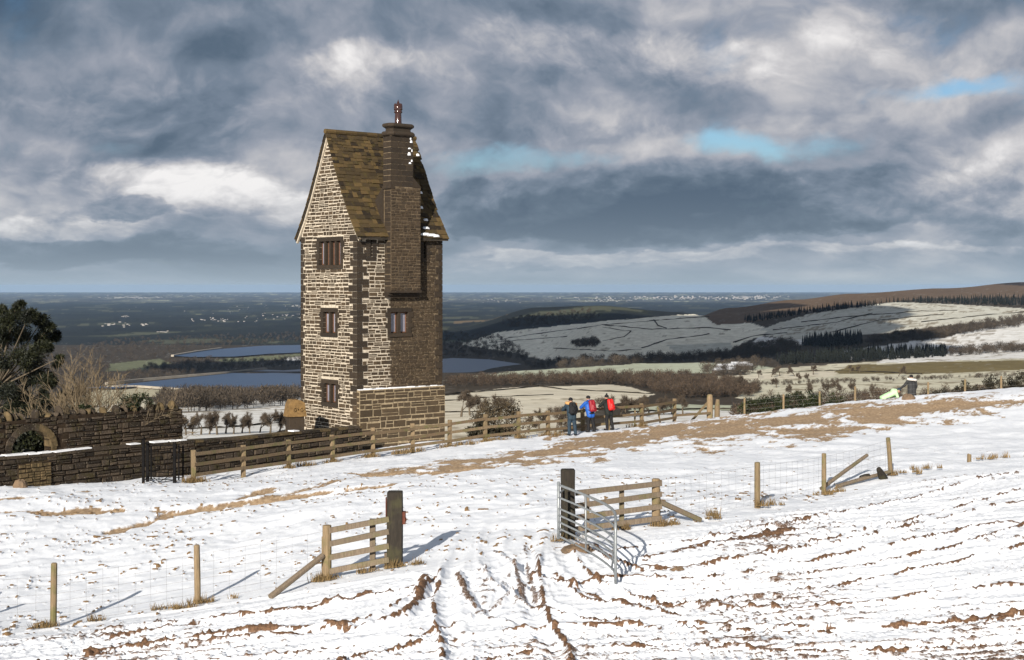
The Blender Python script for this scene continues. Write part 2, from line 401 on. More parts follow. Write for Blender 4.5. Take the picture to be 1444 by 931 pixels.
def smooth(pts, n=4):
    out = []; m = len(pts)-1; A_ = [np.array(p, float) for p in pts]
    for i in range(m):
        p0, p1, p2, p3 = A_[max(i-1, 0)], A_[i], A_[i+1], A_[min(i+2, m)]
        for k in range(n):
            u = k/n; out.append(tuple(.5*((2*p1)+(p2-p0)*u+(2*p0-5*p1+4*p2-p3)*u*u+(3*p1-p0-3*p2+p3)*u**3)))
    return out+[tuple(A_[-1])]
ruts = [([(598,816),(592,845),(570,872),(520,886),(430,890),(300,902),(120,926)], .11, .11, 1), ([(697,778),(724,800),(735,822),(737,846)], .08, .05, .62),
        ([(645,812),(660,848),(682,874),(720,882)], .09, .06, .66), ([(783,812),(815,832),(856,850),(960,872)], .07, .04, .8), ([(740,770),(746,810),(757,850)], .06, .03, .6),
        ([(520,840),(440,862),(330,872),(160,905)], .09, .06, .85), ([(905,792),(1000,772),(1120,752)], .20, .05, .9)]
# wheel tracks sweeping through the gateway and fanning out: a pair of pressed grooves with broken muddy lips
tracks = [[(735,690),(712,745),(690,800),(640,850),(540,893),(380,915),(130,940)], [(742,700),(738,760),(752,805),(800,842),(900,868),(1100,880),(1300,868),(1450,846)], [(768,735),(782,788),(845,815),(960,820),(1130,798),(1300,762),(1450,720)],
          [(715,730),(690,790),(690,850),(715,940)], [(880,838),(1000,838),(1200,806),(1450,748)], [(560,940),(760,908),(1000,902),(1200,908),(1450,893)], [(930,790),(1080,765),(1250,728),(1450,676)], [(-20,912),(180,880),(380,855),(540,828)]]
tr_mud = np.zeros(Xg.shape); tr_h = np.zeros(Xg.shape); rows = slice(0, int(np.searchsorted(r_, 46)))
def polyd_sub(q):
    x = Xg[rows]; y = Yg[rows]; best = np.full(x.shape, 1e9); side = np.zeros(x.shape)
    for a, b in zip(q[:-1], q[1:]):
        dx, dy = b.x-a.x, b.y-a.y; L2 = dx*dx+dy*dy+1e-9; t = np.clip(((x-a.x)*dx+(y-a.y)*dy)/L2, 0, 1); ex = x-a.x-t*dx; ey = y-a.y-t*dy; d = ex*ex+ey*ey
        u = d < best; best = np.where(u, d, best); side = np.where(u, np.sign(dx*ey-dy*ex), side)
    return np.sqrt(best)*side
for k_, tp in enumerate(tracks):
    q = [hit(min(max(p[0], -200), 1650), min(p[1], 960)) for p in smooth(tp, 3)]; sd = polyd_sub(q)+.10*warp[rows]
    wob = fbm(Xg[rows]*.9, Yg[rows]*.9, 3, 120+k_); lumr = lum[rows]
    for off in (-.72, .72):
        e = sd-off; gr = np.exp(-(e/.13)**2); lip = np.exp(-((np.abs(e)-.23)/.06)**2)*(1+.5*np.sign(e)*np.sign(off))
        tr_h[rows] += -.055*gr+.05*lip*(.8+.35*lumr); tr_mud[rows] = np.maximum(tr_mud[rows], sstep(lip*(.55+.75*lumr+.9*wob), .50, .72)*.95)
ffade = np.maximum(fg, .35*sstep(PYg-FYl, -60, 0)); hgt += tr_h*ffade; gz_ = np.exp(-((PXg-700)/120)**2)*(1-sstep(PYg, 870, 910)); mud = np.maximum(mud*.66, .85*sstep(tr_mud*(1-.45*gz_)+.25*lum2*gz_, .3, .7)*fg)
for pts, wd, am, mm in ruts:
    d, s, tt = polydist(pts); wob = wd*(1+.8*lum+.7*fbm(Xg*1.3, Yg*1.3, 3, 77)); wob = np.maximum(wob, .03)
    prof = np.exp(-(d/wob)**2); hgt += am*prof*(.8+.3*lum); hgt -= am*.8*np.exp(-((d-wd*1.9)/wob)**2)*(s > 0)
    mud = np.maximum(mud, mm*sstep(prof*(.75+.55*lum+.25*lum2+.5*patch), .38, .6))
# tussocks and stones poking through beyond the fence
spx = .75*pnoise(Xg*3.9, Yg*2.9, 61)+.6*pnoise(Xg*10, Yg*7, 62)
dens = .42*fbm(Xg*.28, Yg*.28, 3, 63)-.06
bgm = 1-fg
tus = sstep(spx+dens, .50, .62)*bgm*sstep(PYg, 590, 640)*(.5+.5*sstep(PYg, 650, 690))
hgt += bgm*tus*.05
# worn brown turf along the crest path
bc = np.interp(PXg, [300,500,620,760,850,950,1050,1150,1250,1350,1444,1600], [720,672,657,642,622,610,602,594,583,574,567,560])
bw = np.interp(PXg, [300,500,620,760,850,950,1050,1150,1250,1350,1444,1600], [4,5,9,19,29,32,36,37,31,21,14,10])
ev = fbm(Xg*.5+warp, Yg*.28, 5, 71, .6); ev2 = fbm(Xg*2.2, Yg*1.1, 4, 72, .6)
turf = sstep(1.30-np.abs(PYg-bc)/bw+ev*1.5+ev2*.7, .55, 1.0)*sstep(PYg, 540, 565)
for pts, wd in (([(60,722),(130,716)], .5), ([(160,748),(240,722),(330,708),(440,696),(535,687)], .42), ([(340,702),(380,690)], .5), ([(480,668),(620,664),(740,652)], .3), ([(545,686),(640,668)], .2), ([(0,704),(20,702)], .6), ([(90,693),(160,692)], .5)):
    d, s, tt = polydist(pts); turf = np.maximum(turf, sstep(np.exp(-(d/wd)**2)+ev*.9+ev2*.6, .55, .85)*bgm)
    nn_ = len(pts)-1; hgt -= (.14*sstep(d*s*-1, -.5, .6)*np.exp(-(d/1.2)**2)*bgm*sstep(tt, .02, .5)*(1-sstep(tt, nn_-.5, nn_-.02)) if nn_ > 1 else 0)
hgt += bgm*(fbm(Xg*.5, Yg*.5, 4, 81)*.14+fbm(Xg*2.5, Yg*2.5, 3, 82)*.018)*sstep(Yg, 28, 34)
hgt -= turf*.05-.03*turf*lum
# drift along the foot of the garden wall and the fence
dl = np.interp(Xg, fX, fD)-Yg
hgt += .05*np.exp(-((dl-1.2)/1.2)**2)*sstep(Xg, .5, 2.5)*(1-sstep(Xg, 6, 9))
for px_, D_ in ((806, 67.9), (832, 69.1), (858, 69.7)): hgt = hgt*(1-.9*np.exp(-(((Xg-(px_-CX)/F*D_)/.8)**2+((Yg-D_+.6)/1.4)**2)))
Zg = Zb+hgt*np.clip(sstep(Yg, 12, 16), 0, 1)*np.clip((82-Yg)/6, 0, 1)
nrr, ncc = Xg.shape; idx = np.arange(nrr*ncc).reshape(nrr, ncc)
Q = np.stack([idx[:-1, :-1], idx[:-1, 1:], idx[1:, 1:], idx[1:, :-1]], -1).reshape(-1, 4)
def snow_fn(N, bs):
    mu = N.n('ShaderNodeAttribute', attribute_name='mud').outputs['Fac']; tf = N.n('ShaderNodeAttribute', attribute_name='turf').outputs['Fac']; ts = N.n('ShaderNodeAttribute', attribute_name='tuft').outputs['Fac']
    p = geo_pos(N); n1 = N.noise(p, 22, 5, .65); n2 = N.noise(p, 3.5, 4, .6); n3 = N.noise(N.vm('MULTIPLY', p, (1, .5, 1)), 9, 4, .7)
    snow = N.mix(N.ss(n2, .35, .7), (.76, .78, .82), (.68, .705, .76))
    mudc = N.mix(N.ss(n1, .35, .65), (.18, .10, .055), (.075, .042, .025))
    turfc = N.mix(N.ss(n3, .35, .65), (.40, .285, .175), (.25, .168, .10)); tuftc = N.mix(n1, (.34, .21, .09), (.13, .075, .04))
    fm = N.ss(N.m('ADD', mu, N.m('MULTIPLY', N.m('SUBTRACT', n1, .5), 1.0)), .24, .70)
    ft = N.ss(N.m('ADD', tf, N.m('MULTIPLY', N.m('SUBTRACT', n3, .5), 1.7)), .12, .85)
    fu = N.ss(N.m('ADD', ts, N.m('MULTIPLY', N.m('SUBTRACT', n1, .5), .9)), .35, .65)
    c = N.mix(ft, snow, turfc); c = N.mix(fu, c, tuftc); c = N.mix(fm, c, mudc)
    bump(N, bs, N.m('ADD', N.m('MULTIPLY', n1, 1.0), N.m('ADD', n2, N.m('MULTIPLY', fm, .6))), .3, .035)
    return c
M_snow = material('snow_ground', snow_fn, .75, .25)
gme = np_mesh('ground', np.c_[Xg.ravel(), Yg.ravel(), Zg.ravel()], Q, M_snow, True, {'mud': mud.ravel(), 'turf': turf.ravel(), 'tuft': tus.ravel()})
structure(link('ground', gme))

# --- the far country: valley, reservoirs, hills, plain.  Rows of (distance -> pixel row) for columns of the photograph
colx = np.array([-700, 0, 200, 425, 640, 760, 850, 950, 1030, 1120, 1200, 1330, 1444, 2100.])
rowD = np.array([60, 90, 150, 300, 480, 700, 1000, 1400, 2000, 2300, 2600, 3080, 3500, 3750, 4500, 5000, 6000, 7000, 9000, 14000, 25000, 52000.])
LFT = [800, 745, 700, 645, 612, 588, 573, 566, 558, 554, 550, 524.5, 513, 507, 489, 483, 471, 462, 450, 435, 421.5, 412.4]
tab = np.array([LFT, LFT, LFT, LFT,
 [800,745,700,632,590,570,549,538,527,530,529,525.5,513,505,487,477,462,458,450,435,421.5,412.4],     # 640
 [800,745,700,630,592,572,548,534,522,522,523,520,511,497,470,458,434,446,450,435,421.5,412.4],     # 760
 [800,745,700,632,596,574,548,531,516,509,500,473,455,452,462,456,431,446,450,435,421.5,412.4],     # 850
 [800,745,700,634,602,578,552,531,515,508,498,466,447,445,460,456,440,448,450,435,421.5,412.4],     # 950
 [800,745,700,636,606,580,556,531,513,505,494,466,449,445,434,445,452,452,450,435,421.5,412.4],     # 1030
 [800,745,700,630,600,578,556,528,508,497,482,458,442,437,423,424,440,448,450,435,421.5,412.4],     # 1120
 [800,745,700,622,594,572,552,527,504,492,472,444,430,427,415,414,428,440,450,435,421.5,412.4],     # 1200
 [800,745,700,614,586,566,548,525,500,486,464,438,427,423,410,406.5,418,434,450,435,421.5,412.4],   # 1330
 [800,745,700,612,584,564,545,522,496,482,458,434,425,420,405,398,410,430,450,435,421.5,412.4],     # 1444
 [800,745,700,612,584,564,545,520,490,474,448,425,412,405,388,380,395,420,440,435,421.5,412.4]], float)
ztab = -(tab-EY)/F*rowD[None, :]
def interp_s(x, xp): # smooth (monotone-ish) column weights
    i = np.clip(np.searchsorted(xp, x)-1, 0, len(xp)-2); t = np.clip((x-xp[i])/(xp[i+1]-xp[i]), 0, 1); return i, t*t*(3-2*t)
def fz(PX, D):
    i, t = interp_s(PX, colx); lr = np.log(rowD); ld = np.log(np.clip(D, 60, 52000))
    j = np.clip(np.searchsorted(lr, ld)-1, 0, len(lr)-2); u = (np.clip(D, 60, 52000)-rowD[j])/(rowD[j+1]-rowD[j])
    f = lambda a: ztab[a, j]*(1-u)+ztab[a, j+1]*u
    return f(i)*(1-t)+f(i+1)*t
def inpoly(px, py, poly):
    ins = np.zeros(px.shape, bool); n = len(poly)
    for k in range(n):
        x1, y1 = poly[k]; x2, y2 = poly[(k+1) % n]
        if y1 == y2: continue
        c = ((y1 > py) != (y2 > py)) & (px < (x2-x1)*(py-y1)/(y2-y1)+x1); ins ^= c
    return ins
nT, nD = 820, 360
ft = np.r_[np.linspace(-1.0, -.42, 24)[:-1], np.linspace(-.42, .42, nT), np.linspace(.42, 1.0, 24)[1:]]
fdist = np.unique(np.r_[np.geomspace(62, 400, 40), np.geomspace(400, 6200, nD-90), np.geomspace(6200, 52000, 60)])
Dg, Tf = np.meshgrid(fdist, ft, indexing='ij'); PXf = CX+F*Tf; Zf = fz(PXf, Dg); Xf = Dg*Tf
nz = fbm(Xf/400, Dg/400, 4, 90)
Zf = Zf+nz*np.interp(Dg, [60, 300, 800, 2000, 2500, 4800, 6000, 52000], [0, .8, 3, 5, 2, 2, 8, 0])
PYf = EY-F*Zf/Dg
edge = fbm(Xf/60, Dg/60, 3, 93)*np.interp(Dg, [300, 1000, 3000], [4, 2.2, 1.2])
pxw = PXf+edge*5; pyw = PYf+edge*.6
SN, CR, FR, FG, BR, SC, WD, MO, GR = (.72,.715,.70), (.64,.59,.48), (.82,.78,.655), (.46,.49,.38), (.15,.11,.06), (.055,.043,.030), (.05,.042,.03), (.135,.092,.06), (.15,.16,.095)
colr = np.zeros((*Xf.shape, 3)); colr[:] = SC
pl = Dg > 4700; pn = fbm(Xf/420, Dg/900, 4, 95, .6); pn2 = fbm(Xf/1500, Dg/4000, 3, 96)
colr[pl] = (.013, .017, .018)  # winter woodland tone, kept extra dark to stand in for cloud shadow
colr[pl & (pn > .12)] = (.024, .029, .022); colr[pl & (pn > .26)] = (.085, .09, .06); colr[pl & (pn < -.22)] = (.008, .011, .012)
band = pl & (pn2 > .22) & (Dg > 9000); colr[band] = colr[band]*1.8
far = Dg > 19000; colr[far] = colr[far]*2.2+(.075, .062, .05)*np.clip((pn[far]+.5), 0, 1.2)[:, None]  # sunlit strip of far plain painted as a lighter tan ground colour
fields = [
 ([(0,600),(100,585),(190,560),(230,570),(200,600),(0,660)], CR), ([(225,650),(430,600),(430,552),(380,557),(300,565),(225,580)], SN),
 ([(95,575),(120,556),(155,543),(195,543),(292,551),(262,558),(200,560),(160,570)], (.50,.46,.33)), ([(155,513),(225,506),(240,512),(222,521),(150,524)], GR),
 ([(300,507),(425,499),(425,505),(320,512)], GR), ([(400,505),(430,503),(430,508),(405,509)], SN), ([(620,640),(620,558),(700,549),(760,545),(860,542.5),(890,546),(922,555),(900,563),(850,572),(790,610),(720,640)], CR),
 ([(620,537),(660,531),(720,524),(900,513),(1040,511),(1100,520),(990,527),(800,530),(690,536)], FG), ([(650,486),(700,469),(850,453),(1000,441),(1030,446),(1085,464),(1035,491),(985,501),(850,507),(770,509),(725,497)], FR),
 ([(850,640),(850,596),(890,582),(1000,578),(1050,582),(1050,640)], SN), ([(890,571),(1030,571),(1035,579),(890,581)], FG), ([(1040,562),(1030,545),(1060,522),(1200,512),(1444,500),(1600,496),(1600,580),(1200,575)], (.58,.555,.44)),
 ([(1170,527),(1200,516),(1330,510),(1460,508),(1600,508),(1600,520),(1440,521),(1300,528)], (.17,.135,.06)), ([(1230,513),(1250,506),(1444,496),(1600,490),(1600,503),(1444,506)], SN),
 ([(1060,470),(1090,458),(1150,441),(1260,426),(1360,430),(1460,436),(1600,436),(1600,445),(1444,448),(1300,463),(1130,482)], (.58,.57,.50)), ([(1070,475),(1140,480),(1130,487),(1050,490)], SN),
 ([(1180,496),(1330,476),(1444,451),(1600,440),(1600,492),(1444,496),(1300,503),(1190,507)], SN), ([(1000,462),(1080,466),(1078,475),(1030,478),(1000,470)], FR), ([(940,487),(1030,484),(1035,494),(960,503)], (.52,.52,.46)),
 ([(985,441),(1060,427),(1150,417),(1300,405),(1444,394),(1700,370),(1700,415),(1444,420),(1300,421),(1150,438),(1060,455),(1010,458)], MO), ([(1385,400),(1444,395),(1700,380),(1700,403),(1444,403)], (.035,.025,.022)),
 ([(640,445),(690,440),(715,443),(690,452),(640,457)], (.17,.125,.07)), ([(990,531),(1180,524),(1180,531),(1000,538)], CR)]
for poly, c in fields:
    msk = inpoly(pxw, pyw, poly) & (Dg < 8000) & (Dg > 200); colr[msk] = c
whit = (colr.mean(-1) > .3); det = fbm(Xf/25, Dg/45, 4, 97, .65); det2 = fbm(Xf/120, Dg/250, 3, 98, .6)
th = np.where(PXf > 1100, .12, .30); s_ = sstep(det+det2*.6, th, th+.22)*whit*(Dg < 6000)
colr = colr*(1-.75*s_[..., None])+np.array(BR)*.75*s_[..., None]
colr *= (1+.18*det2+.12*det)[..., None]
speck = (~whit)*(Dg < 5000)*(Dg > 300)*sstep(fbm(Xf/14, Dg/30, 3, 99, .7), .30, .5)*.25
colr = colr*(1-speck[..., None])+np.array((.45, .45, .43))*speck[..., None]
idx = np.arange(Xf.size).reshape(Xf.shape); Q = np.stack([idx[:-1, :-1], idx[:-1, 1:], idx[1:, 1:], idx[1:, :-1]], -1).reshape(-1, 4)
def terr_fn(N, bs):
    a = N.n('ShaderNodeAttribute', attribute_name='cover').outputs['Color']; p = geo_pos(N)
    n = N.noise(p, .06, 5, .65)
    return N.mix(N.ss(n, .35, .7), a, N.mix(1.0, a, (.72, .70, .66), 'MULTIPLY'))
M_terr = material('countryside', terr_fn, .95, .1)
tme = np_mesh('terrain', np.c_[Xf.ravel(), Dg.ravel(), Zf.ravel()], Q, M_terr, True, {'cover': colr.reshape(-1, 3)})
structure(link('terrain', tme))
def fhit(px, py, dmin=250, dmax=40000):
    D = np.geomspace(dmin, dmax, 900); z = fz(np.full(len(D), float(px)), D)+fbm((px-CX)/F*D/400, D/400, 4, 90)*np.interp(D, [60, 300, 800, 2000, 2500, 4800, 6000, 52000], [0, .8, 3, 5, 2, 2, 8, 0])
    s = z-(EY-py)/F*D; k = np.argmax(s > 0) if (s > 0).any() else len(D)-1
    return Vector(((px-CX)/F*D[k], D[k], z[k]))
def fzz(X, D):
    X = np.asarray(X, float); D = np.asarray(D, float)
    return fz(CX+F*X/D, D)+fbm(X/400, D/400, 4, 90)*np.interp(D, [60, 300, 800, 2000, 2500, 4800, 6000, 52000], [0, .8, 3, 5, 2, 2, 8, 0])
# water
def water_fn(N, bs):
    n = N.noise(N.vm('MULTIPLY', geo_pos(N), (1, .35, 1)), .12, 4, .6); bump(N, bs, n, .5, 1.2)
    return N.mix(n, (.014, .042, .10), (.022, .058, .135))
M_water = material('water', water_fn, .35, .12)
def water(name, poly, zed):
    pts = [((p-CX)/F*(zed*-F/(q-EY)), zed*-F/(q-EY), zed) for p, q in poly]
    mb = MB(); mb.add(pts, [tuple(range(len(pts)))]); structure(mb.build(name, M_water))
water('reservoir', [(120,547),(160,543.5),(260,533),(375,521.5),(400,522.5),(640,505),(690,507),(745,515),(730,524),(690,530),(620,533),(430,547),(300,553.5),(292,552),(195,545),(160,548)], -186.5)
water('reservoir', [(245,502),(300,493),(372,487.5),(425,486.5),(500,487),(500,494),(425,497),(380,499),(330,503),(270,503.5)], -191.5)
M_dam = mat_plain('dam_stone', (.38, .34, .28), (.27, .24, .20), .05, .9)
def dam(label, pts, zed, h, wd):
    t = None; mb = MB()
    for (a, b) in zip(pts[:-1], pts[1:]):
        A = [((p-CX)/F*(zed*-F/(q-EY)), zed*-F/(q-EY), zed+h/2-1) for p, q in (a, b)]; mb.beam(A[0], A[1], wd, h+2)
    tag(mb.build('dam', M_dam), label, 'dam')
dam('long pale stone dam along the far edge of the nearer reservoir', [(150,541.5),(200,536),(260,531),(320,526),(375,520.5)], -186.5, 3, 7)
dam('pale stone parapet of the grassy dam at the near end of the reservoir', [(150,545.5),(195,545),(245,548.5),(292,552.5)], -186.5, 2, 5)
dam('pale stone dam of the farther reservoir', [(243,502),(275,496.5),(312,491.5)], -191.5, 3, 8)

# ------------------------------------------------------------------ masonry helpers
class Frame:
    def __init__(s, o, u, n): s.o = Vector(o); s.u = Vector(u).normalized(); s.n = Vector(n).normalized(); s.z = Vector((0, 0, 1))
    def p(s, u, v, d=0): return s.o+s.u*u+s.z*v+s.n*d
    def uv(s, px, py, off=0):
        r = Vector(pxdir(px, py)); k = (s.o+s.n*off).dot(s.n)/r.dot(s.n); q = r*k-s.o
        return q.dot(s.u), q.z
    def box(s, mb, u0, u1, v0, v1, d0, d1, ch=0):
        c = s.p((u0+u1)/2, (v0+v1)/2, (d0+d1)/2); M = Matrix((s.u, s.z, s.n)).transposed()
        mb.box(c, abs(u1-u0), abs(v1-v0), abs(d1-d0), M, ch)
def stone_template(seed, mat, name='stone', rough=.10):
    r = random.Random(seed); j = lambda a: r.uniform(-a, a)
    back = [(-.5, -.5, 0), (.5, -.5, 0), (.5, .5, 0), (-.5, .5, 0)]
    mid = [(x*.99+j(.03), y*.98+j(.05), .55) for x, y, _ in back]
    fr = [(x*.86+j(.06), y*.78+j(.10), 1+j(.25)) for x, y, _ in back]
    V = back+mid+fr
    Fc = [(i, (i+1) % 4, 4+(i+1) % 4, 4+i) for i in range(4)]+[(4+i, 4+(i+1) % 4, 8+(i+1) % 4, 8+i) for i in range(4)]+[(8, 9, 10, 11)]
    me = bpy.data.meshes.new(name); me.from_pydata(V, [], Fc); me.update(); me.materials.append(mat)
    me.attributes.new('rnd', 'FLOAT', 'POINT').data.foreach_set('value', [r.random()]*12)
    return me
def rubble(u0, u1, v0, v1, ch, wr, holes=(), span=None, r=random.Random(5), gap=.028, irr=1):
    out = []; v = v0
    while v < v1-.03:
        h = r.uniform(*ch)
        if v+h > v1: h = v1-v
        if h < .05: break
        a, b = (u0, u1) if span is None else span(v+h*.5)
        segs = [(a, b)]
        for (x0, x1, y0, y1) in holes:
            if y0 < v+h*.75 and y1 > v+h*.25:
                ns = []
                for (p, q) in segs:
                    if x1 <= p or x0 >= q: ns.append((p, q))
                    else:
                        if x0-p > .06: ns.append((p, x0))
                        if q-x1 > .06: ns.append((x1, q))
                segs = ns
        for (p, q) in segs:
            u = p
            while u < q-.04:
                wd = r.uniform(*wr)*(1.35 if r.random() < .12 else 1)
                if q-u-wd < wr[0]*.6: wd = q-u
                if irr and r.random() < .28 and wd > wr[0]*1.1 and h > .13:      # two thin stones in place of one
                    f_ = r.uniform(.4, .6); out.append((u+gap/2, u+wd-gap/2, v+gap/2, v+h*f_-gap*.35)); out.append((u+gap/2+r.uniform(0, .02), u+wd-gap/2, v+h*f_+gap*.35, v+h-gap/2))
                else:
                    j0, j1 = r.uniform(-.22, .18)*h*irr, r.uniform(-.2, .16)*h*irr; out.append((u+gap/2+r.uniform(0, .3)*gap, u+wd-gap/2, v+gap/2+max(0, j0), v+h-gap/2+min(0, j1)))
                u += wd
        v += h
    return [s for s in out if s[1]-s[0] > .04 and s[3]-s[2] > .03]
def lay(fr, rects, parent, temps, depth=(.015, .04), off=0, individual=300, name='stone', kindname='stonework', r=random.Random(9), thingparent=None):
    rects = sorted(rects, key=lambda s: -(s[1]-s[0])*(s[3]-s[2])); n = len(temps)
    for k, (a, b, c, d) in enumerate(rects[:individual]):
        o = link(name, temps[k % n], parent); sx = r.choice((-1, 1)); dp = r.uniform(*depth)
        M = Matrix((fr.u*(b-a), fr.z*(d-c), fr.n*dp)).transposed().to_4x4(); M.translation = fr.p((a+b)/2, (c+d)/2, off)
        o.matrix_basis = M
    rest = rects[individual:]
    if rest:
        V = []; Fc = []; A = []
        base = [(np.array([v.co for v in t.vertices]), [tuple(p.vertices) for p in t.polygons]) for t in temps]
        for k, (a, b, c, d) in enumerate(rest):
            bv, bf = base[k % n]; dp = r.uniform(*depth); i0 = len(V)
            for q in bv: V.append(fr.p((a+b)/2+q[0]*(b-a), (c+d)/2+q[1]*(d-c), off+q[2]*dp))
            Fc += [tuple(i0+i for i in f) for f in bf]; A += [r.random()]*len(bv)
        me = bpy.data.meshes.new(kindname); me.from_pydata(V, [], Fc); me.update(); me.materials.append(temps[0].materials[0])
        me.attributes.new('rnd', 'FLOAT', 'POINT').data.foreach_set('value', A)
        stuff(link(kindname, me, parent))
def wall_face(mb, fr, u0, u1, v0, v1, holes, depth=.28):
    us = sorted({u0, u1, *[h[0] for h in holes], *[h[1] for h in holes]}); vs_ = sorted({v0, v1, *[h[2] for h in holes], *[h[3] for h in holes]})
    for a, b in zip(us[:-1], us[1:]):
        for c, d in zip(vs_[:-1], vs_[1:]):
            if any(h[0] < (a+b)/2 < h[1] and h[2] < (c+d)/2 < h[3] for h in holes): continue
            mb.add([fr.p(a, c), fr.p(b, c), fr.p(b, d), fr.p(a, d)], [(0, 1, 2, 3)])
    for h in holes:
        q = [(h[0], h[2]), (h[1], h[2]), (h[1], h[3]), (h[0], h[3])]
        for i in range(4):
            a, b = q[i], q[(i+1) % 4]; mb.add([fr.p(*a), fr.p(*b), fr.p(*b, -depth), fr.p(*a, -depth)], [(0, 1, 2, 3)])

# ------------------------------------------------------------------ the tower
ANG = R(40); Ct_ = P3(503, 403, 67.0)
s_dir = Vector((math.cos(ANG), math.sin(ANG), 0)); g_dir = Vector((-math.sin(ANG), math.cos(ANG), 0))
GF = Frame(Ct_, g_dir, -s_dir); SF = Frame(Ct_, s_dir, -g_dir)
WG = GF.uv(425, 450)[0]; LS = SF.uv(623, 450)[0]
Z0, ZE = -8.1, 2.42; ZA = 7.3
pl_u0 = SF.uv(503, 549)[0]; ZPL = -4.92
def stone_col(N, bs, dark=False):
    r = rnd(N); p = geo_pos(N); n = N.noise(p, 3.0, 5, .65); n2 = N.noise(p, 26, 4, .65)
    c = N.mix(r, (.020, .0135, .0085), (.068, .046, .027))
    c = N.mix(N.m('MULTIPLY', N.ss(n, .45, .7), .8), c, (.014, .010, .007)); c = N.mix(N.m('MULTIPLY', N.ss(N.noise(p, .9, 4, .6), .5, .7), .35), c, (.05, .044, .034)); c = N.mix(N.m('MULTIPLY', n2, .35), c, (.10, .07, .042))
    # old damp soot on the chimney side of the tower: a stain with its own outline
    q = N.vm('SUBTRACT', p, tuple(Ct_)); su = N.n('ShaderNodeVectorMath', operation='DOT_PRODUCT', i_0=q, i_1=tuple(s_dir)).outputs['Value']
    gu = N.n('ShaderNodeVectorMath', operation='DOT_PRODUCT', i_0=q, i_1=tuple(g_dir)).outputs['Value']
    zz = N.n('ShaderNodeSeparateXYZ', i_0=p).outputs[2]
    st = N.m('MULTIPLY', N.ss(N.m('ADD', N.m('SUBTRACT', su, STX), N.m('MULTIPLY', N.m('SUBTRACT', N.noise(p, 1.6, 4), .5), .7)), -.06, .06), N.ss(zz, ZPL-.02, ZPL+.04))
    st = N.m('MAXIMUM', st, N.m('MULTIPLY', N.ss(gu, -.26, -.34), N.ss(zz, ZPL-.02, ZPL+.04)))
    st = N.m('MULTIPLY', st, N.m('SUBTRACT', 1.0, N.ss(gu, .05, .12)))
    bump(N, bs, N.m('ADD', n, n2), .6, .02)
    return c, st
STX = SF.uv(551, 480)[0]
def m_stone(N, bs):
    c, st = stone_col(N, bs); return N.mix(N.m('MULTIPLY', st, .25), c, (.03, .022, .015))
def m_mortar(N, bs):
    c, st = stone_col(N, bs); p = geo_pos(N); n = N.noise(p, 9, 4, .6)
    mo = N.mix(N.ss(n, .35, .7), (.51, .445, .355), (.32, .275, .215))
    zz = N.n('ShaderNodeSeparateXYZ', i_0=p).outputs[2]
    mo = N.mix(N.ss(zz, ZPL+.05, ZPL-.1), mo, (.42, .32, .20)) if False else mo
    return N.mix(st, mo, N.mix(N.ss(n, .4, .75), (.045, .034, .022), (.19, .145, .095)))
M_stone = material('gritstone', m_stone, .9, .25); M_mortar = material('lime_mortar', m_mortar, .95, .1)
def m_quoin(N, bs):
    c, st = stone_col(N, bs); return N.mix(.6, c, (.013, .0095, .007))
M_quoin = material('dressed_gritstone', m_quoin, .85, .3)
def m_plinth(N, bs):
    c, st = stone_col(N, bs); return N.mix(.3, c, (.075, .054, .03))
M_plst = material('plinth_gritstone', m_plinth, .9, .25)
def m_plm(N, bs):
    n = N.noise(geo_pos(N), 7, 4, .6); return N.mix(N.ss(n, .3, .7), (.34, .27, .175), (.19, .148, .095))
M_plmortar = material('buff_mortar', m_plm, .95, .1)
tower = thing('tower', 'tall narrow four storey gritstone tower with a steep stone roof and chimney', 'tower', (Ct_.x, Ct_.y, Z0))
# openings:  gable windows and side windows (u0,u1,v0,v1)
def uvrect(fr, x0, x1, y0, y1):
    a, t = fr.uv(x0, y0); b, _ = fr.uv(x1, y0); _, t2 = fr.uv((x0+x1)/2, y1); _, t1 = fr.uv((x0+x1)/2, y0)
    return (min(a, b), max(a, b), min(t1, t2), max(t1, t2))
gw = [(uvrect(GF, 450.5, 481, 340, 374), 4), (uvrect(GF, 456, 473.5, 440, 470), 2), (uvrect(GF, 457, 474, 541, 568), 2)]
sw = [(uvrect(SF, 550.5, 575.5, 440, 470), 2)]
slits = [uvrect(SF, 521.8, 524.6, 338, 362), uvrect(SF, 597.2, 600, 341, 364)]
gholes = [g[0] for g in gw]; sholes = [s[0] for s in sw]+slits
mb = MB(); wall_face(mb, GF, 0, WG, Z0, ZE, gholes); mb.add([GF.p(0, ZE), GF.p(WG, ZE), GF.p(WG/2, ZA-.12)], [(0, 1, 2)])
mb.add([GF.p(0, Z0)+s_dir*LS, GF.p(WG, Z0)+s_dir*LS, GF.p(WG, ZE)+s_dir*LS, GF.p(WG/2, ZA-.12)+s_dir*LS, GF.p(0, ZE)+s_dir*LS], [(0, 1, 2, 3, 4)])
mb.add([SF.p(0, Z0, -WG), SF.p(LS, Z0, -WG), SF.p(LS, ZE, -WG), SF.p(0, ZE, -WG)], [(0, 1, 2, 3)])
wall_face(mb, SF, 0, LS, Z0, ZE, sholes)
twall = mb.build('wall', M_mortar, tower)
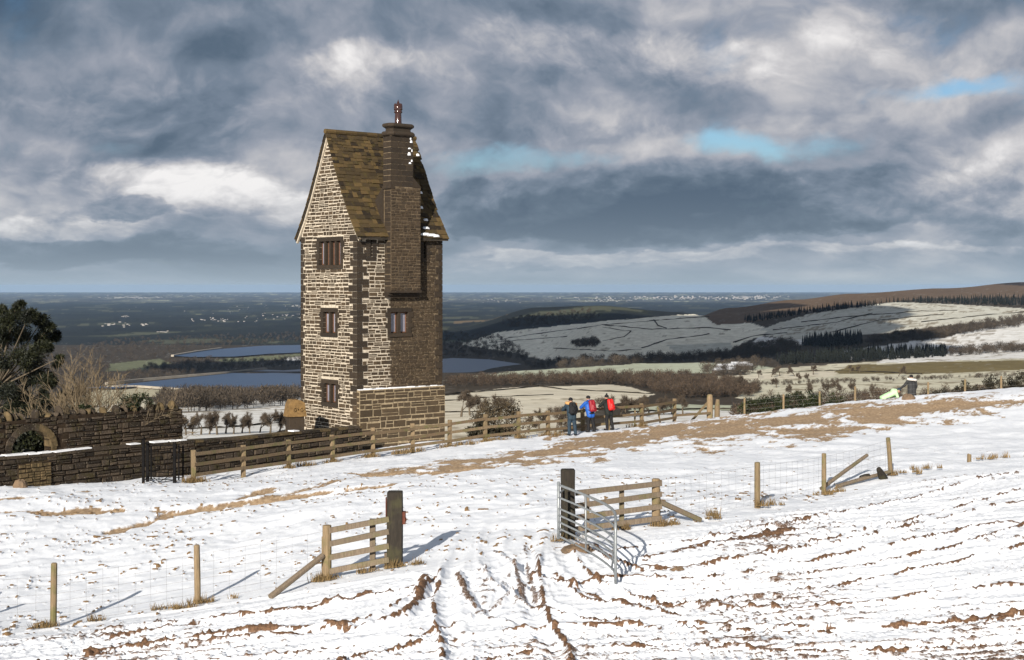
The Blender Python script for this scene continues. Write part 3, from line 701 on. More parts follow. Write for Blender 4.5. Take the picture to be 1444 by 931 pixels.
# quoins
qtemps = [stone_template(200+i, M_quoin, 'quoin', .04) for i in range(4)]
def qbox(a0, a1, b0, b1, z0, z1):    # box in (s, g) coordinates round a corner
    mb = MB(); c = Ct_+s_dir*(a0+a1)/2+g_dir*(b0+b1)/2; M = Matrix((s_dir, g_dir, Vector((0, 0, 1)))).transposed()
    mb.box((c.x, c.y, (z0+z1)/2), a1-a0, b1-b0, z1-z0, M, .018); return mb
gq, sq = [], []; z = Z0+.1; k = 0; rq = random.Random(4)
while z < ZE-.1:
    h = rq.uniform(.26, .33); lo, sh = rq.uniform(.5, .68), rq.uniform(.28, .36)
    la, lb = (lo, sh) if k % 2 else (sh, lo)
    if z > ZPL-.2:
        qbox(-.035, la, -.035, lb, z+.012, min(z+h, ZE)-.012).build('quoin', M_quoin, twall); sq.append((0, la+.02, z, z+h))
    else: qbox(-.035, .3, -.035, lb, z+.012, z+h-.012).build('quoin', M_stone, twall)
    gq.append((0, lb+.02, z, z+h))
    if k % 1 == 0:
        qbox(-.035, la, WG-lb*.6, WG+.035, z+.012, min(z+h, ZE)-.012).build('quoin', M_quoin, twall); gq.append((WG-lb*.6-.02, WG, z, z+h))
        if z > ZPL: qbox(LS-la*.7, LS+.035, -.035, lb, z+.012, min(z+h, ZE)-.012).build('quoin', M_quoin, twall); sq.append((LS-la*.7-.02, LS, z, z+h))
    z += h; k += 1
# chimney breast footprint on the side wall
PB = .5
cb0 = SF.uv(551, 370, PB)[0]; cb1 = SF.uv(593, 370, PB)[0]; cs1 = SF.uv(582, 230, PB)[0]
zcb = SF.uv(570, 420, PB)[1]; zsh = SF.uv(570, 264, PB)[1]; ztop = SF.uv(560, 192, PB)[1]
temps = [stone_template(i, M_stone) for i in range(8)]
win_pad = lambda h: (h[0]-.22, h[1]+.22, h[2]-.2, h[3]+.22)
gh = [win_pad(h) for h in gholes]+gq; sh_ = [win_pad(sholes[0])]+[(h[0]-.3, h[1]+.3, h[2]-.2, h[3]+.1) for h in slits]+sq+[(cb0, cb1, zcb, ZE)]
rg_ = rubble(0, WG, Z0, ZE, (.14, .215), (.22, .60), gh, None, random.Random(1), .035)
def gspan(v):
    hw = WG/2*(1-(v-ZE)/(ZA-.12-ZE)); return WG/2-hw+.09, WG/2+hw-.09
rg_ += rubble(0, WG, ZE, ZA-.35, (.14, .215), (.22, .56), [], gspan, random.Random(2), .035)
rs_ = rubble(0, LS, ZPL, ZE, (.14, .215), (.22, .52), sh_, None, random.Random(3), .038)
lay(GF, rg_, twall, temps, (.008, .022), 0, 190); lay(SF, rs_, twall, temps, (.008, .022), 0, 110)
# plinth, deeper than the wall above, with a sloping snowy ledge
PD = .24
mb = MB(); M3 = Matrix((s_dir, g_dir, Vector((0, 0, 1)))).transposed()
c = Ct_+s_dir*LS/2-g_dir*PD/2; mb.box((c.x, c.y, (Z0+ZPL)/2), LS+.02, PD, ZPL-Z0, M3); plo = mb.build('plinth', M_plmortar, tower)
PF = Frame(Ct_-g_dir*PD, s_dir, -g_dir); pt = [stone_template(40+i, M_plst) for i in range(6)]
lay(PF, rubble(0, LS, Z0, ZPL-.02, (.20, .38), (.28, .85), [], None, random.Random(6), .045), plo, pt, (.01, .03), 0, 150)
GPF = Frame(Ct_-g_dir*PD-s_dir*.01, g_dir, -s_dir); lay(GPF, rubble(0, PD, Z0, ZPL-.02, (.2, .3), (.2, .3), [], None, random.Random(61)), plo, pt, (.01, .03), 0, 60)
mb = MB()
for k in range(14):
    u = k*LS/14; h0 = .012+.03*math.sin(k*1.7)**2; SF.box(mb, u+.01, u+LS/14-.004, ZPL, ZPL+h0+(.02 if k < 9 else 0), .0, PD+(.005 if k < 10 else -.12))
mb.build('ledge_snow', M_snowcap, plo)
# windows: lintel, sill, jamb blocks, mullions, frame, panes
def window(fr, h, lights, label=None):
    u0, u1, v0, v1 = h
    mb = MB(); fr.box(mb, u0, u1, v0, v1, -.24, -.20); wo_ = mb.build('window', M_frame, tower)
    mb = MB(); fr.box(mb, u0-.2, u1+.2, v1-.006, v1+.2, -.26, .045, .01); mb.build('lintel', M_quoin, wo_)
    mb = MB(); fr.box(mb, u0-.18, u1+.18, v0-.17, v0+.006, -.26, .075, .01); mb.build('sill', M_quoin, wo_)
    hh = (v1-v0)/4
    for k in range(4):
        for sd in (-1, 1):
            w_ = .30 if k % 2 else .18
            a, b = (u0-w_, u0+.012) if sd < 0 else (u1-.012, u1+w_)
            mb = MB(); fr.box(mb, a, b, v0+k*hh+.004, v0+(k+1)*hh-.004, -.26, .04, .01); mb.build('jamb_stone', M_quoin, wo_)
    lw = (u1-u0)/lights
    for k in range(1, lights):
        mb = MB(); fr.box(mb, u0+k*lw-.07, u0+k*lw+.07, v0, v1, -.19, .01, .02); mb.build('mullion', M_quoin, wo_)
    for k in range(lights):
        a = u0+k*lw+(.07 if k else 0); b = u0+(k+1)*lw-(.07 if k < lights-1 else 0); a += .025; b -= .025
        mb = MB()
        for (x0, x1) in ((a, a+.045), (b-.045, b)): fr.box(mb, x0, x1, v0+.02, v1-.02, -.19, -.13)
        fr.box(mb, a+.045, b-.045, v0+.02, v0+.07, -.19, -.13); fr.box(mb, a+.045, b-.045, v1-.07, v1-.02, -.19, -.13); mb.build('casement', M_frame, wo_)
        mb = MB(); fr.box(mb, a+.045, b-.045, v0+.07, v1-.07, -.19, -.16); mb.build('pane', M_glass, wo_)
for h, l in gw: window(GF, h, l)
for h, l in sw: window(SF, h, l)
for h in slits:
    mb = MB(); SF.box(mb, h[0], h[1], h[2], h[3], -.26, -.2); so_ = mb.build('arrow_slit', M_iron, tower)
    n = 5; hh = (h[3]-h[2])/n
    for k in range(n):
        for sd in (-1, 1):
            w_ = .36 if k % 2 else .24
            a, b = (h[0]-w_, h[0]+.012) if sd < 0 else (h[1]-.012, h[1]+w_)
            if b > LS-.05: b = LS-.05
            mb = MB(); SF.box(mb, a, b, h[2]+k*hh+.01, h[2]+(k+1)*hh-.01, -.24, .038, .01); mb.build('jamb_stone', M_quoin, so_)
    mb = MB(); SF.box(mb, h[0]-.25, h[1]+.22, h[2]-.2, h[2]-.01, -.1, .04, .01); mb.build('sill', M_quoin, so_)
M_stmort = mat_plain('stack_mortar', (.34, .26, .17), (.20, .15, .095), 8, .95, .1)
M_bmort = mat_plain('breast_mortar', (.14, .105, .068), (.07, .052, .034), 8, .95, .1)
# chimney: corbelled breast, shoulder, stack, moulded cap, pot
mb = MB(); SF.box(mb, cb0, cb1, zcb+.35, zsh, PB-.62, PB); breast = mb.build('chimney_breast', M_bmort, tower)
CF = Frame(SF.p(0, 0, PB), s_dir, -g_dir); CG = Frame(SF.p(cb0, 0, PB), g_dir, -s_dir)
lay(CF, rubble(cb0, cb1, zcb+.36, zsh, (.12, .18), (.16, .42), [], None, random.Random(12), .03), breast, temps, (.012, .035), 0, 60)
lay(CG, rubble(0, PB, zcb+.36, zsh, (.2, .3), (.24, .5), [], None, random.Random(13), .02), breast, qtemps, (.008, .02), 0, 40)
for i in range(3):
    mb = MB(); SF.box(mb, cb0-.01-.012*i, cb1+.02, zcb+.12*i, zcb+.12*i+.118, -.05, PB-.26+.13*i+(.05 if i == 2 else 0), .01); mb.build('corbel', M_quoin, breast)
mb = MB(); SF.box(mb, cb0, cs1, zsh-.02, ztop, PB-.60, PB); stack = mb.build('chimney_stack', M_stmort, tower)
rr = random.Random(15); z = zsh; k = 0
while z < ztop-.05:
    h = .27; nblk = 3 if k % 2 else 2; edges = np.linspace(cb0, cs1, nblk+1)
    for i in range(nblk):
        mb = MB(); SF.box(mb, edges[i]-(.012 if i == 0 else -.012), edges[i+1]-(.012 if i < nblk-1 else -.012), z+.01, min(z+h, ztop)-.01, PB-.2, PB+.02, .008); mb.build('block', M_quoin, stack)
    for i in range(1):
        mb = MB(); SF.box(mb, cb0-.018, cb0+.18, z+.01, min(z+h, ztop)-.01, PB-.60, PB-.215, .008); mb.build('block', M_quoin, stack)
    z += h; k += 1
# sloped shoulder stones where the breast narrows
for (u_, w_, sg) in ((cs1+.02, cb1-cs1+.06, 1),):
    mb = MB(); a = SF.p(cs1, zsh+.55, 0); 
    mb.add([SF.p(cs1, zsh, PB+.03), SF.p(cb1+.04, zsh, PB+.03), SF.p(cs1, zsh+.5, PB+.03), SF.p(cs1, zsh, -.6), SF.p(cb1+.04, zsh, -.6), SF.p(cs1, zsh+.5, -.6)], [(0, 1, 2), (3, 5, 4), (0, 3, 4, 1), (1, 4, 5, 2), (0, 2, 5, 3)])
    mb.build('shoulder', M_quoin, breast)
mb = MB(); d0_, d1_ = PB-.58, PB-1.5; za_, zb_s = zsh+.03, zsh-.85
mb.add([SF.p(u_, z_, d_) for u_ in (cb0-.05, cb1+.02) for (z_, d_) in ((za_, d0_), (zb_s, d1_), (zb_s-2.6, d1_), (zb_s-2.6, d0_))], [(0, 1, 2, 3), (7, 6, 5, 4), (0, 4, 5, 1), (1, 5, 6, 2), (2, 6, 7, 3), (3, 7, 4, 0)]); mb.build('shoulder', M_quoin, breast)
mb = MB(); SF.box(mb, cb0-.07, cb0+.2, zsh-.10, zsh+.04, PB-.62, PB+.045, .01); mb.build('shoulder', M_quoin, breast)
cc = SF.p((cb0+cs1)/2, ztop, PB-.30); hu = (cs1-cb0)/2; hv = .32
def cap(prof):
    mb = MB(); V = []
    for e, z_ in prof:
        ring = []
        c8 = .14+e*.4
        for (a, b) in ((-1, -1), (1, -1), (1, 1), (-1, 1)):
            x, y = a*(hu+e), b*(hv+e)
            pr = [(x, y-b*c8), (x-a*c8, y)] if a*b > 0 else [(x-a*c8, y), (x, y-b*c8)]
            ring += pr
        V += [cc+s_dir*x+g_dir*y+Vector((0, 0, z_)) for x, y in ring]
    n = 8; m = len(prof); Fc = [(i*n+k, i*n+(k+1) % n, (i+1)*n+(k+1) % n, (i+1)*n+k) for i in range(m-1) for k in range(n)]+[tuple(range(n))[::-1], tuple((m-1)*n+k for k in range(n))]
    mb.add(V, Fc); return mb
ro = lambda e0, z0, r: [(e0+r*math.sin(t), z0+r-r*math.cos(t)) for t in np.linspace(.25, math.pi-.25, 7)]
cap([(.0, -.02)]+ro(.03, .0, .12)+[(0, .24)]).build('cap_moulding', M_quoin, stack)
cap([(-.02, .24), (-.03, .36), (.04, .42)]).build('cap_neck', M_quoin, stack)
cap([(.03, .42)]+ro(.02, .42, .10)+[(-.05, .63)]).build('cap_moulding', M_quoin, stack)
M_pot = mat_plain('glazed_pot', (.05, .019, .013), (.03, .012, .009), 8, .16, .8, .05, .003)
mb = MB(); mb.lathe(cc+Vector((0, 0, .62)), [(.19, 0), (.17, .06), (.155, .5), (.16, .52), (.2, .54), (.2, .60), (.17, .62), (.185, .66), (.21, .68), (.21, .88), (.17, .90)], 20); pot = mb.build('chimney_pot', M_pot, tower, True)
mb = MB()
for k in range(8):
    a = k*math.pi/4; q = cc+Vector((.165*math.cos(a), .165*math.sin(a), .62+.88)); mb.lathe(q, [(.045, 0), (.035, .05), (.004, .12)], 5)
mb.lathe(cc+Vector((0, 0, 1.46)), [(.13, 0), (.09, .12), (.015, .30), (.004, .34)], 10); mb.build('pot_crown', M_pot, pot)
# roof: bell-cast slopes covered in stone slates
prof = np.array([(0, ZA+.1), (.75, ZA-1.5), (1.47, ZA-2.93), (2.1, ZA-4.02), (WG/2+.32, ZE-.12)])
pl_len = np.r_[0, np.cumsum(np.hypot(*np.diff(prof, axis=0).T))]
def roofpt(l, side=-1): return np.interp(l, pl_len, prof[:, 0]), np.interp(l, pl_len, prof[:, 1])
M_under = mat_plain('roof_board', (.05, .04, .03), (.03, .025, .02), 5)
mb = MB(); uo = .16
for sd in (-1, 1):
    V = []
    for (h, z_) in prof:
        for e in (-uo, LS+uo):
            q = Ct_+s_dir*e+g_dir*(WG/2+sd*h); V += [Vector((q.x, q.y, z_-.03)), Vector((q.x, q.y, z_-.10))]
    Fc = []
    for i in range(len(prof)-1):
        a = i*4; b = a+4; Fc += [(a, a+2, b+2, b), (a+1, b+1, b+3, a+3), (a, b, b+1, a+1), (a+2, a+3, b+3, b+2)]
    mb.add(V, Fc)
roof = mb.build('roof', M_under, tower)
def slate_fn(N, bs):
    r = rnd(N); p = geo_pos(N); n = N.noise(p, 4, 5, .65); n2 = N.noise(p, 22, 4, .65)
    c = N.mix(N.ss(r, .02, .4), (.018, .013, .009), (.06, .042, .02)); c = N.mix(N.ss(r, .45, 1.0), c, (.125, .082, .033)); c = N.mix(N.m('MULTIPLY', N.ss(n, .5, .66), .55), c, (.085, .066, .018)); c = N.mix(N.m('MULTIPLY', n2, .6), c, (.018, .013, .009))
    bump(N, bs, N.m('ADD', n, n2), .6, .02); return c
M_slate = material('stone_slate', slate_fn, .9, .2)
sl_t = []
for i in range(6):
    r = random.Random(70+i); j = lambda a: r.uniform(-a, a)
    V = [(-.5, 0, 0), (.5, 0, 0), (.5+j(.01), 1, 0), (-.5+j(.01), 1, 0), (-.5+j(.01), j(.03), 1+j(.2)), (.5+j(.01), j(.03), 1+j(.2)), (.5, 1, .5), (-.5, 1, .5)]
    me = bpy.data.meshes.new('slate'); me.from_pydata(V, [], [(0, 3, 2, 1), (4, 5, 6, 7), (0, 1, 5, 4), (1, 2, 6, 5), (2, 3, 7, 6), (3, 0, 4, 7)]); me.update(); me.materials.append(M_slate)
    me.attributes.new('rnd', 'FLOAT', 'POINT').data.foreach_set('value', [r.random()]*8); sl_t.append(me)
rr = random.Random(33); nslate = 0
for sd in (-1, 1):
    l = pl_len[-1]+.03; row = 0
    while l > .2:
        ex = np.interp(l, [0, pl_len[-1]], [.155, .27]); wr = (.24, .60) if l > 2 else (.2, .42)
        h0, z0 = roofpt(min(l, pl_len[-1])); h1, z1 = roofpt(max(l-ex*1.6, 0))
        up = (g_dir*(sd*(h1-h0))+Vector((0, 0, z1-z0))).normalized(); nrm = s_dir.cross(up)*(-1 if s_dir.cross(up).z < 0 else 1)
        u = -uo-.04
        while u < LS+uo:
            wd = min(rr.uniform(*wr), LS+uo+.04-u)
            if wd < .12: break
            if sd > 0: wd = min(1.2, LS+uo+.04-u)
            o = link('slate', rr.choice(sl_t), roof); q = Ct_+s_dir*(u+wd/2)+g_dir*(WG/2+sd*h0)+Vector((0, 0, z0))+up*rr.uniform(-.02, .02)
            sgn = 1 if sd < 0 else -1
            M = Matrix((s_dir*(wd-.012)*sgn, up*(ex*1.55), nrm*rr.uniform(.045, .085))).transposed().to_4x4(); M.translation = Vector((q.x, q.y, 0))+Vector((0, 0, q.z-Ct_.z))
            o.matrix_basis = M; u += wd; nslate += 1
        l -= ex; row += 1
for k in range(9):
    mb = MB(); u = -uo-.04+k*(LS+2*uo+.08)/9; a = Ct_+s_dir*u+g_dir*WG/2; b = Ct_+s_dir*(u+(LS+2*uo+.08)/9-.01)+g_dir*WG/2
    zz_ = ZA+.17; mb.tube([(a.x, a.y, zz_), (b.x, b.y, zz_)], .12, 8); mb.build('ridge_stone', M_slate, roof)
# verge mortar under the slates on the gable, snow on the lee slates
mb = MB()
for sd in (-1, 1):
    for i in range(len(prof)-1):
        a = Ct_+g_dir*(WG/2+sd*prof[i][0]); b = Ct_+g_dir*(WG/2+sd*prof[i+1][0])
        mb.beam((a.x, a.y, prof[i][1]-.16)-s_dir*.03 if False else Vector((a.x, a.y, prof[i][1]-.17))-s_dir*.04, Vector((b.x, b.y, prof[i+1][1]-.17))-s_dir*.04, .10, .10, tuple(s_dir))
mb.build('verge', M_mortar, roof)
mb = MB(); rr = random.Random(8)
def snowlump(mb, c, a, b, h, u=s_dir, v=None):
    v = v or g_dir; V = []; n = 9
    for i, (f, z_) in enumerate(((1, 0), (.85, .6), (.5, 1))):
        for k in range(n):
            t = 2*math.pi*k/n; q = 1+.25*math.sin(k*2.3+a*31); V.append(c+u*(a*f*q*math.cos(t))+v*(b*f*q*math.sin(t))+Vector((0, 0, h*z_)))
    mb.add(V, [(i*n+k, i*n+(k+1) % n, (i+1)*n+(k+1) % n, (i+1)*n+k) for i in range(2) for k in range(n)]+[tuple(2*n+k for k in range(n))])
for (x, y, a) in ((592, 264, .10), (593, 285, .09), (600, 302, .16), (599, 314, .24), (600, 323, .34), (608, 324, .28), (614, 325, .22), (588, 212, .10)):
    l = float(np.interp(y, [190, 328], [0, pl_len[-1]])); h, z_ = roofpt(l)
    u_ = (SF.uv(x, y, h-WG/2)[0]); q = Ct_+s_dir*u_+g_dir*(WG/2-h); snowlump(mb, Vector((q.x, q.y, z_-.02))-g_dir*.05, a, .09, .12)
stuff(mb.build('roof_snow', M_snowcap, roof, True))
mb = MB()
for k in range(7):
    q = SF.p(cs1-.14+.08*math.sin(k*2.7), ztop-.12-k*.2-.06*math.sin(k*4.1), PB+.02); snowlump(mb, q, .02+.07*abs(math.sin(k*1.9+.4)), .02, .05+.10*abs(math.cos(k*2.3)))
stuff(mb.build('stack_snow', M_snowcap, stack, True))

# ------------------------------------------------------------------ garden walls and pillar, left of the tower
def wstone(N, bs):
    r = rnd(N); p = geo_pos(N); n = N.noise(p, 2.2, 5, .65); n2 = N.noise(p, 24, 4, .65)
    c = N.mix(r, (.013, .010, .0075), (.068, .051, .036)); c = N.mix(N.ss(n, .5, .68), c, (.035, .028, .012)); c = N.mix(N.ss(n2, .60, .70), c, (.30, .25, .19))
    bump(N, bs, N.m('ADD', n, n2), .8, .03); return c
M_wst = material('wall_stone', wstone, .92, .2)
M_wmort = mat_plain('wall_core', (.040, .028, .018), (.02, .014, .01), 6, .95, .1, .6, .03)
M_ochre = mat_plain('ochre_stone', (.14, .098, .05), (.045, .036, .018), 5, .9, .2, .7, .03)
wt_ = [stone_template(90+i, M_wst) for i in range(7)]
A0 = Vector(((-60-CX)/F*50.0, 50.0, 0)); A1 = Vector(((257-CX)/F*57.0, 57.0, 0)); wu = (A1-A0).normalized(); wn = Vector((wu.y, -wu.x, 0)); WL = (A1-A0).length
UF = Frame(A0, wu, wn)
ztl, ztr = UF.uv(0, 596)[1], UF.uv(252, 577)[1]
up_top = lambda u: np.interp(u, [0, UF.uv(0, 596)[0], UF.uv(90, 585)[0], WL], [ztl-.15, ztl, UF.uv(90, 586)[1], ztr])
gwall = thing('garden_wall', 'rubble stone garden wall with an arched opening and upright cope stones', 'wall', (A0.x, A0.y, -7.6))
ua0, va0 = UF.uv(15, 647); ua1, _ = UF.uv(72, 647); uac = (ua0+ua1)/2; uar = (ua1-ua0)/2; vsp = UF.uv(45, 632)[1]; vat = UF.uv(45, 606)[1]
ZB = -9.5; TH = .45
def arch_h(u): 
    t = abs(u-uac)/uar; return vsp+(vat-vsp)*math.sqrt(max(0, 1-t*t)) if t < 1 else None
# wall core as thin columns so that the opening is a true hole
us = sorted(set(list(np.linspace(0, WL, 40))+list(np.linspace(ua0, ua1, 17))))
mb = MB()
for a, b in zip(us[:-1], us[1:]):
    m_ = (a+b)/2; tp = up_top(m_)
    if ua0 < m_ < ua1:
        UF.box(mb, a, b, ZB, va0, -TH, 0); UF.box(mb, a, b, max(arch_h(m_), va0), tp, -TH, 0)
    else: UF.box(mb, a, b, ZB, tp, -TH, 0)
gw_core = mb.build('wall_core', M_wmort, gwall)
rects = rubble(0, WL, -8.4, ztr+.3, (.14, .25), (.20, .6), [], None, random.Random(20), .035)
rects = [s for s in rects if s[3] < up_top((s[0]+s[1])/2)+.06 and not (s[1] > ua0-.22 and s[0] < ua1+.22 and s[2] < vat+.25 and s[3] > va0-.1)]
# refill round the arch
fill = []
for s in rubble(ua0-.22, ua1+.22, va0, vat+.5, (.13, .18), (.14, .28), [], None, random.Random(22), .03):
    m_ = (s[0]+s[1])/2; t = math.hypot((m_-uac)/(uar+.2), max(0, (s[2]+s[3])/2-vsp)/(vat-vsp+.2))
    if t > 1.02 and s[3] < up_top(m_): fill.append(s)
lay(UF, rects+fill, gw_core, wt_, (.02, .07), 0, 240)
for k in range(15):     # voussoirs
    t = math.pi*(k+.5)/15; u = uac-math.cos(t)*(uar+.1); v = vsp+math.sin(t)*(vat-vsp+.1)
    q = UF.p(u, v, -TH/2+.03); rad = (wu*(-math.cos(t)*uar)+Vector((0, 0, math.sin(t)*(vat-vsp)))).normalized(); tg = rad.cross(wn).normalized()
    mb = MB(); mb.box(q, .19, .24, TH+.10, Matrix((tg, rad, wn)).transposed(), .01); mb.build('voussoir', M_wst if k < 9 else M_ochre, gw_core)
for sd in (0, 1):
    for k in range(3):
        u = ua0-.1 if sd == 0 else ua1+.1; v = va0+(vsp-va0)*(k+.5)/3; mb = MB(); UF.box(mb, u-.1, u+.1, v-(vsp-va0)/6+.01, v+(vsp-va0)/6-.01, -TH-.02, .05, .01); mb.build('jamb_stone', M_ochre if sd else M_wst, gw_core)
mb = MB(); UF.box(mb, ua0-.25, ua1+.2, va0-.16, va0, -TH-.05, .42, .02); mb.build('arch_sill', M_ochre, gwall)
rc = random.Random(25); u = .1
while u < WL-.15:      # upright cope stones
    wd = rc.uniform(.10, .25); h = rc.uniform(.13, .36); tp = up_top(u); mb = MB(); V = []; tilt = rc.uniform(-.14, .14)
    for i, (f, z_) in enumerate(((1, -.05), (1.05, .5), (.8, .85), (.4, 1.0))):
        for k in range(7):
            t = 2*math.pi*k/7; q = 1+rc.uniform(-.12, .12); V.append(UF.p(u+wd/2*f*q*math.cos(t)+tilt*z_, tp+h*z_, -TH/2+TH*.52*f*q*math.sin(t)))
    mb.add(V, [(i*7+k, i*7+(k+1) % 7, (i+1)*7+(k+1) % 7, (i+1)*7+k) for i in range(3) for k in range(7)]+[tuple(21+k for k in range(7))])
    mb.build('cope_stone', M_ochre if rc.random() < .4 else M_wst, gwall, True); u += wd+rc.uniform(.0, .42)
# lower, thicker wall in front, running on to the tower as a retaining wall
L1 = Vector(((510-CX)/F*65.2, 65.2, 0)); B0 = A0+wn*.4; B1 = A1+wn*.4+wu*.3
low = thing('retaining_wall', 'low dark rubble retaining wall topped with a line of snow, behind the plank fence', 'wall', (B0.x, B0.y, -8))
for pa, pb, tops, sd_, sn in ((B0, B1, [(-60, 652), (72, 642), (150, 633), (257, 624.5)], 26, True), (B1, L1, [(257, 624.5), (340, 619), (420, 611), (510, 603)], 27, False)):
    d = (pb-pa).normalized(); LFm = Frame(pa, d, Vector((d.y, -d.x, 0))); LL = (pb-pa).length
    tu = [LFm.uv(x, y) for x, y in tops]; tf = lambda u: float(np.interp(u, [a for a, _ in tu], [b for _, b in tu]))
    mb = MB(); us = np.linspace(0, LL, 22)
    for a, b in zip(us[:-1], us[1:]): LFm.box(mb, a, b, -9.2, tf((a+b)/2)-.03, -.5, 0)
    core = mb.build('wall_core', M_wmort, low)
    rects = [s for s in rubble(0, LL, -8.6, 0, (.14, .26), (.2, .65), [], None, random.Random(sd_), .035) if s[3] < tf((s[0]+s[1])/2)+.03 and s[0] > 0 and s[1] < LL]
    lay(LFm, rects, core, wt_, (.02, .08), 0, 150)
    u = .02; rc = random.Random(sd_+5)
    while u < LL-.2:
        wd = min(rc.uniform(.4, .9), LL-u); mb = MB(); z_ = tf(u+wd/2)
        ang = (tf(u+wd)-tf(u)); a = LFm.p(u+.01, tf(u)+.02, -.22); b = LFm.p(u+wd-.01, tf(u+wd)+.02, -.22); mb.beam(a, b, .56, .10); mb.build('cope_stone', M_wst if sn else M_ochre if rc.random() < .3 else M_wst, low)
        if (sn and rc.random() < .8) or rc.random() < .12:
            mb = MB(); e_ = (b-a)*rc.uniform(0, .2); mb.beam(a+e_*.5+Vector((0, 0, .065)), b-e_+Vector((0, 0, .062+rc.uniform(0, .02))), .42+rc.uniform(-.14, .1), .03+rc.uniform(0, .035)); mb.build('cope_snow', M_snowcap, low)
        u += wd
    if sn:
        a = LFm.uv(24, 660)[0]; b = LFm.uv(70, 660)[0]; mb = MB(); LFm.box(mb, a, b, -8.2, va0-.16, -.1, .10, .02); pnl = mb.build('panel', M_wmort, low); lay(LFm, rubble(a, b, -8.2, va0-.17, (.10, .2), (.15, .4), [], None, random.Random(31), .02), pnl, [stone_template(120+i, M_ochre) for i in range(5)], (.02, .07), .10, 100)
# carved pillar beside the tower
pil = thing('gate_pillar', 'small stone pillar with a golden carved scroll cap beside the tower', 'pillar', tuple(P3(416, 640, 66.5)))
pc = P3(416, 588, 66.5); M3r = Matrix.Rotation(R(25), 3, 'Z')
mb = MB(); mb.box((pc.x, pc.y, -7.6), .72, .6, 3.0, M3r, .02); mb.build('shaft', M_quoin, pil)
M_gold = mat_plain('golden_stone', (.23, .14, .055), (.12, .072, .03), 5, .9, .2, .4, .02)
def pp(x, y, z_): v = M3r @ Vector((x, y, 0)); return Vector((pc.x+v.x, pc.y+v.y, z_))
mb = MB(); zb_ = -6.1; ring = [(-.46, 0), (.46, 0), (.40, .32), (.36, .64), (.12, .78), (-.24, .78), (-.36, .55)]
V = [pp(x, -.38, zb_+z_) for x, z_ in ring]+[pp(x, .38, zb_+z_) for x, z_ in ring]; n = len(ring)
mb.add(V, [tuple(range(n)), tuple(range(n, 2*n))[::-1]]+[(i, n+i, n+(i+1) % n, (i+1) % n) for i in range(n)]); mb.build('cap', M_gold, pil)
mb = MB()
for sx in (-.12, .2):
    pts = [pp(sx+.15*math.exp(-t*.22)*math.cos(t), -.40, zb_+.32+.15*math.exp(-t*.22)*math.sin(t)) for t in np.linspace(0, 9, 26)]
    mb.tube(pts, [.032]*26, 6)
mb.build('scroll', M_gold, pil, True)

# ------------------------------------------------------------------ fences and gates
def post_mesh(h, w_, mat, ch=.012, n=None, taper=.94):
    mb = MB()
    if n: mb.lathe((0, 0, 0), [(w_/2, -.35), (w_/2, h*.5), (w_/2*taper, h-.012), (w_/2*taper*.85, h)], n)
    else:
        mb.box((0, 0, (h-.35)/2), w_, w_, h+.35, None, ch)
    me = mb.mesh('post', mat); me.attributes.new('rnd', 'FLOAT', 'POINT').data.foreach_set('value', [0.0]*len(me.vertices)); return me
fence = thing('plank_fence', 'weathered three rail wooden fence running past the tower foot', 'fence', tuple(ground_at(273, 53)))
fp = [ground_at(p, d) for p, d in fenX[:14]]; rf = random.Random(50)
pm = post_mesh(1.2, .15, M_post)
big = {0, 5, 7, 8}
for i, q in enumerate(fp):
    o = link('post', pm, fence); hs = 1.02+rf.uniform(-.05, .05); o.matrix_basis = Matrix.Translation(q) @ Matrix.Rotation(rf.uniform(-.03, .03), 4, 'Y') @ Matrix.Rotation(R(rf.uniform(15, 35)), 4, 'Z') @ Matrix.Diagonal((1.05, 1.05, hs, 1))
for i in range(len(fp)-1):
    a, b = fp[i], fp[i+1]; d = (b-a).normalized(); nn = Vector((d.y, -d.x, 0)).normalized()*.10
    for lv in (1.06, .68, .30) if i < 12 else (1.06, .60, .22):
        mb = MB(); j1, j2 = rf.uniform(-.03, .03), rf.uniform(-.03, .03)
        mb.beam(a+nn+Vector((0, 0, lv+j1))-d*.06, b+nn+Vector((0, 0, lv+j2))+d*.045, .045, .125); mb.build('rail', M_rail, fence)
for px_, lean in ((822, 0), (895, .02), (932, -.18)):
    q = ground_at(px_, float(np.interp(px_, [822, 932], [70.2, 75]))); mb = MB(); mb.beam(q-Vector((0, 0, .2)), q+Vector((lean, 0, .85)), .08, .08); mb.build('batten', M_rail, fence)
mb = MB(); a = fp[13]; b = ground_at(1003, 78); mb.beam(a+Vector((0, -.1, .32)), b+Vector((0, -.1, .40)), .05, .13); mb.build('rail', M_rail, fence)
# stout gateway posts at the end of the plank fence
g2 = thing('fence_gateposts', 'pair of stout timber posts with a slanting strut ending the plank fence', 'gateposts', tuple(b))
mb = MB(); mb.lathe(ground_at(1001, 78), [(.17, -.4), (.17, 1.2), (.15, 1.36), (.10, 1.42)], 10); mb.build('post', M_post, g2)
mb = MB(); q = ground_at(1011, 78.3); mb.tube([q-Vector((0, 0, .3)), q+Vector((.02, 0, .7)), q+Vector((.05, 0, 1.12))], [.16, .15, .10], 9); mb.build('post', M_rail, g2)
mb = MB(); mb.beam(ground_at(976, 77.5)+Vector((0, 0, .05)), ground_at(1000, 78)+Vector((-.1, 0, .95)), .10, .10); mb.build('strut', M_post, g2)
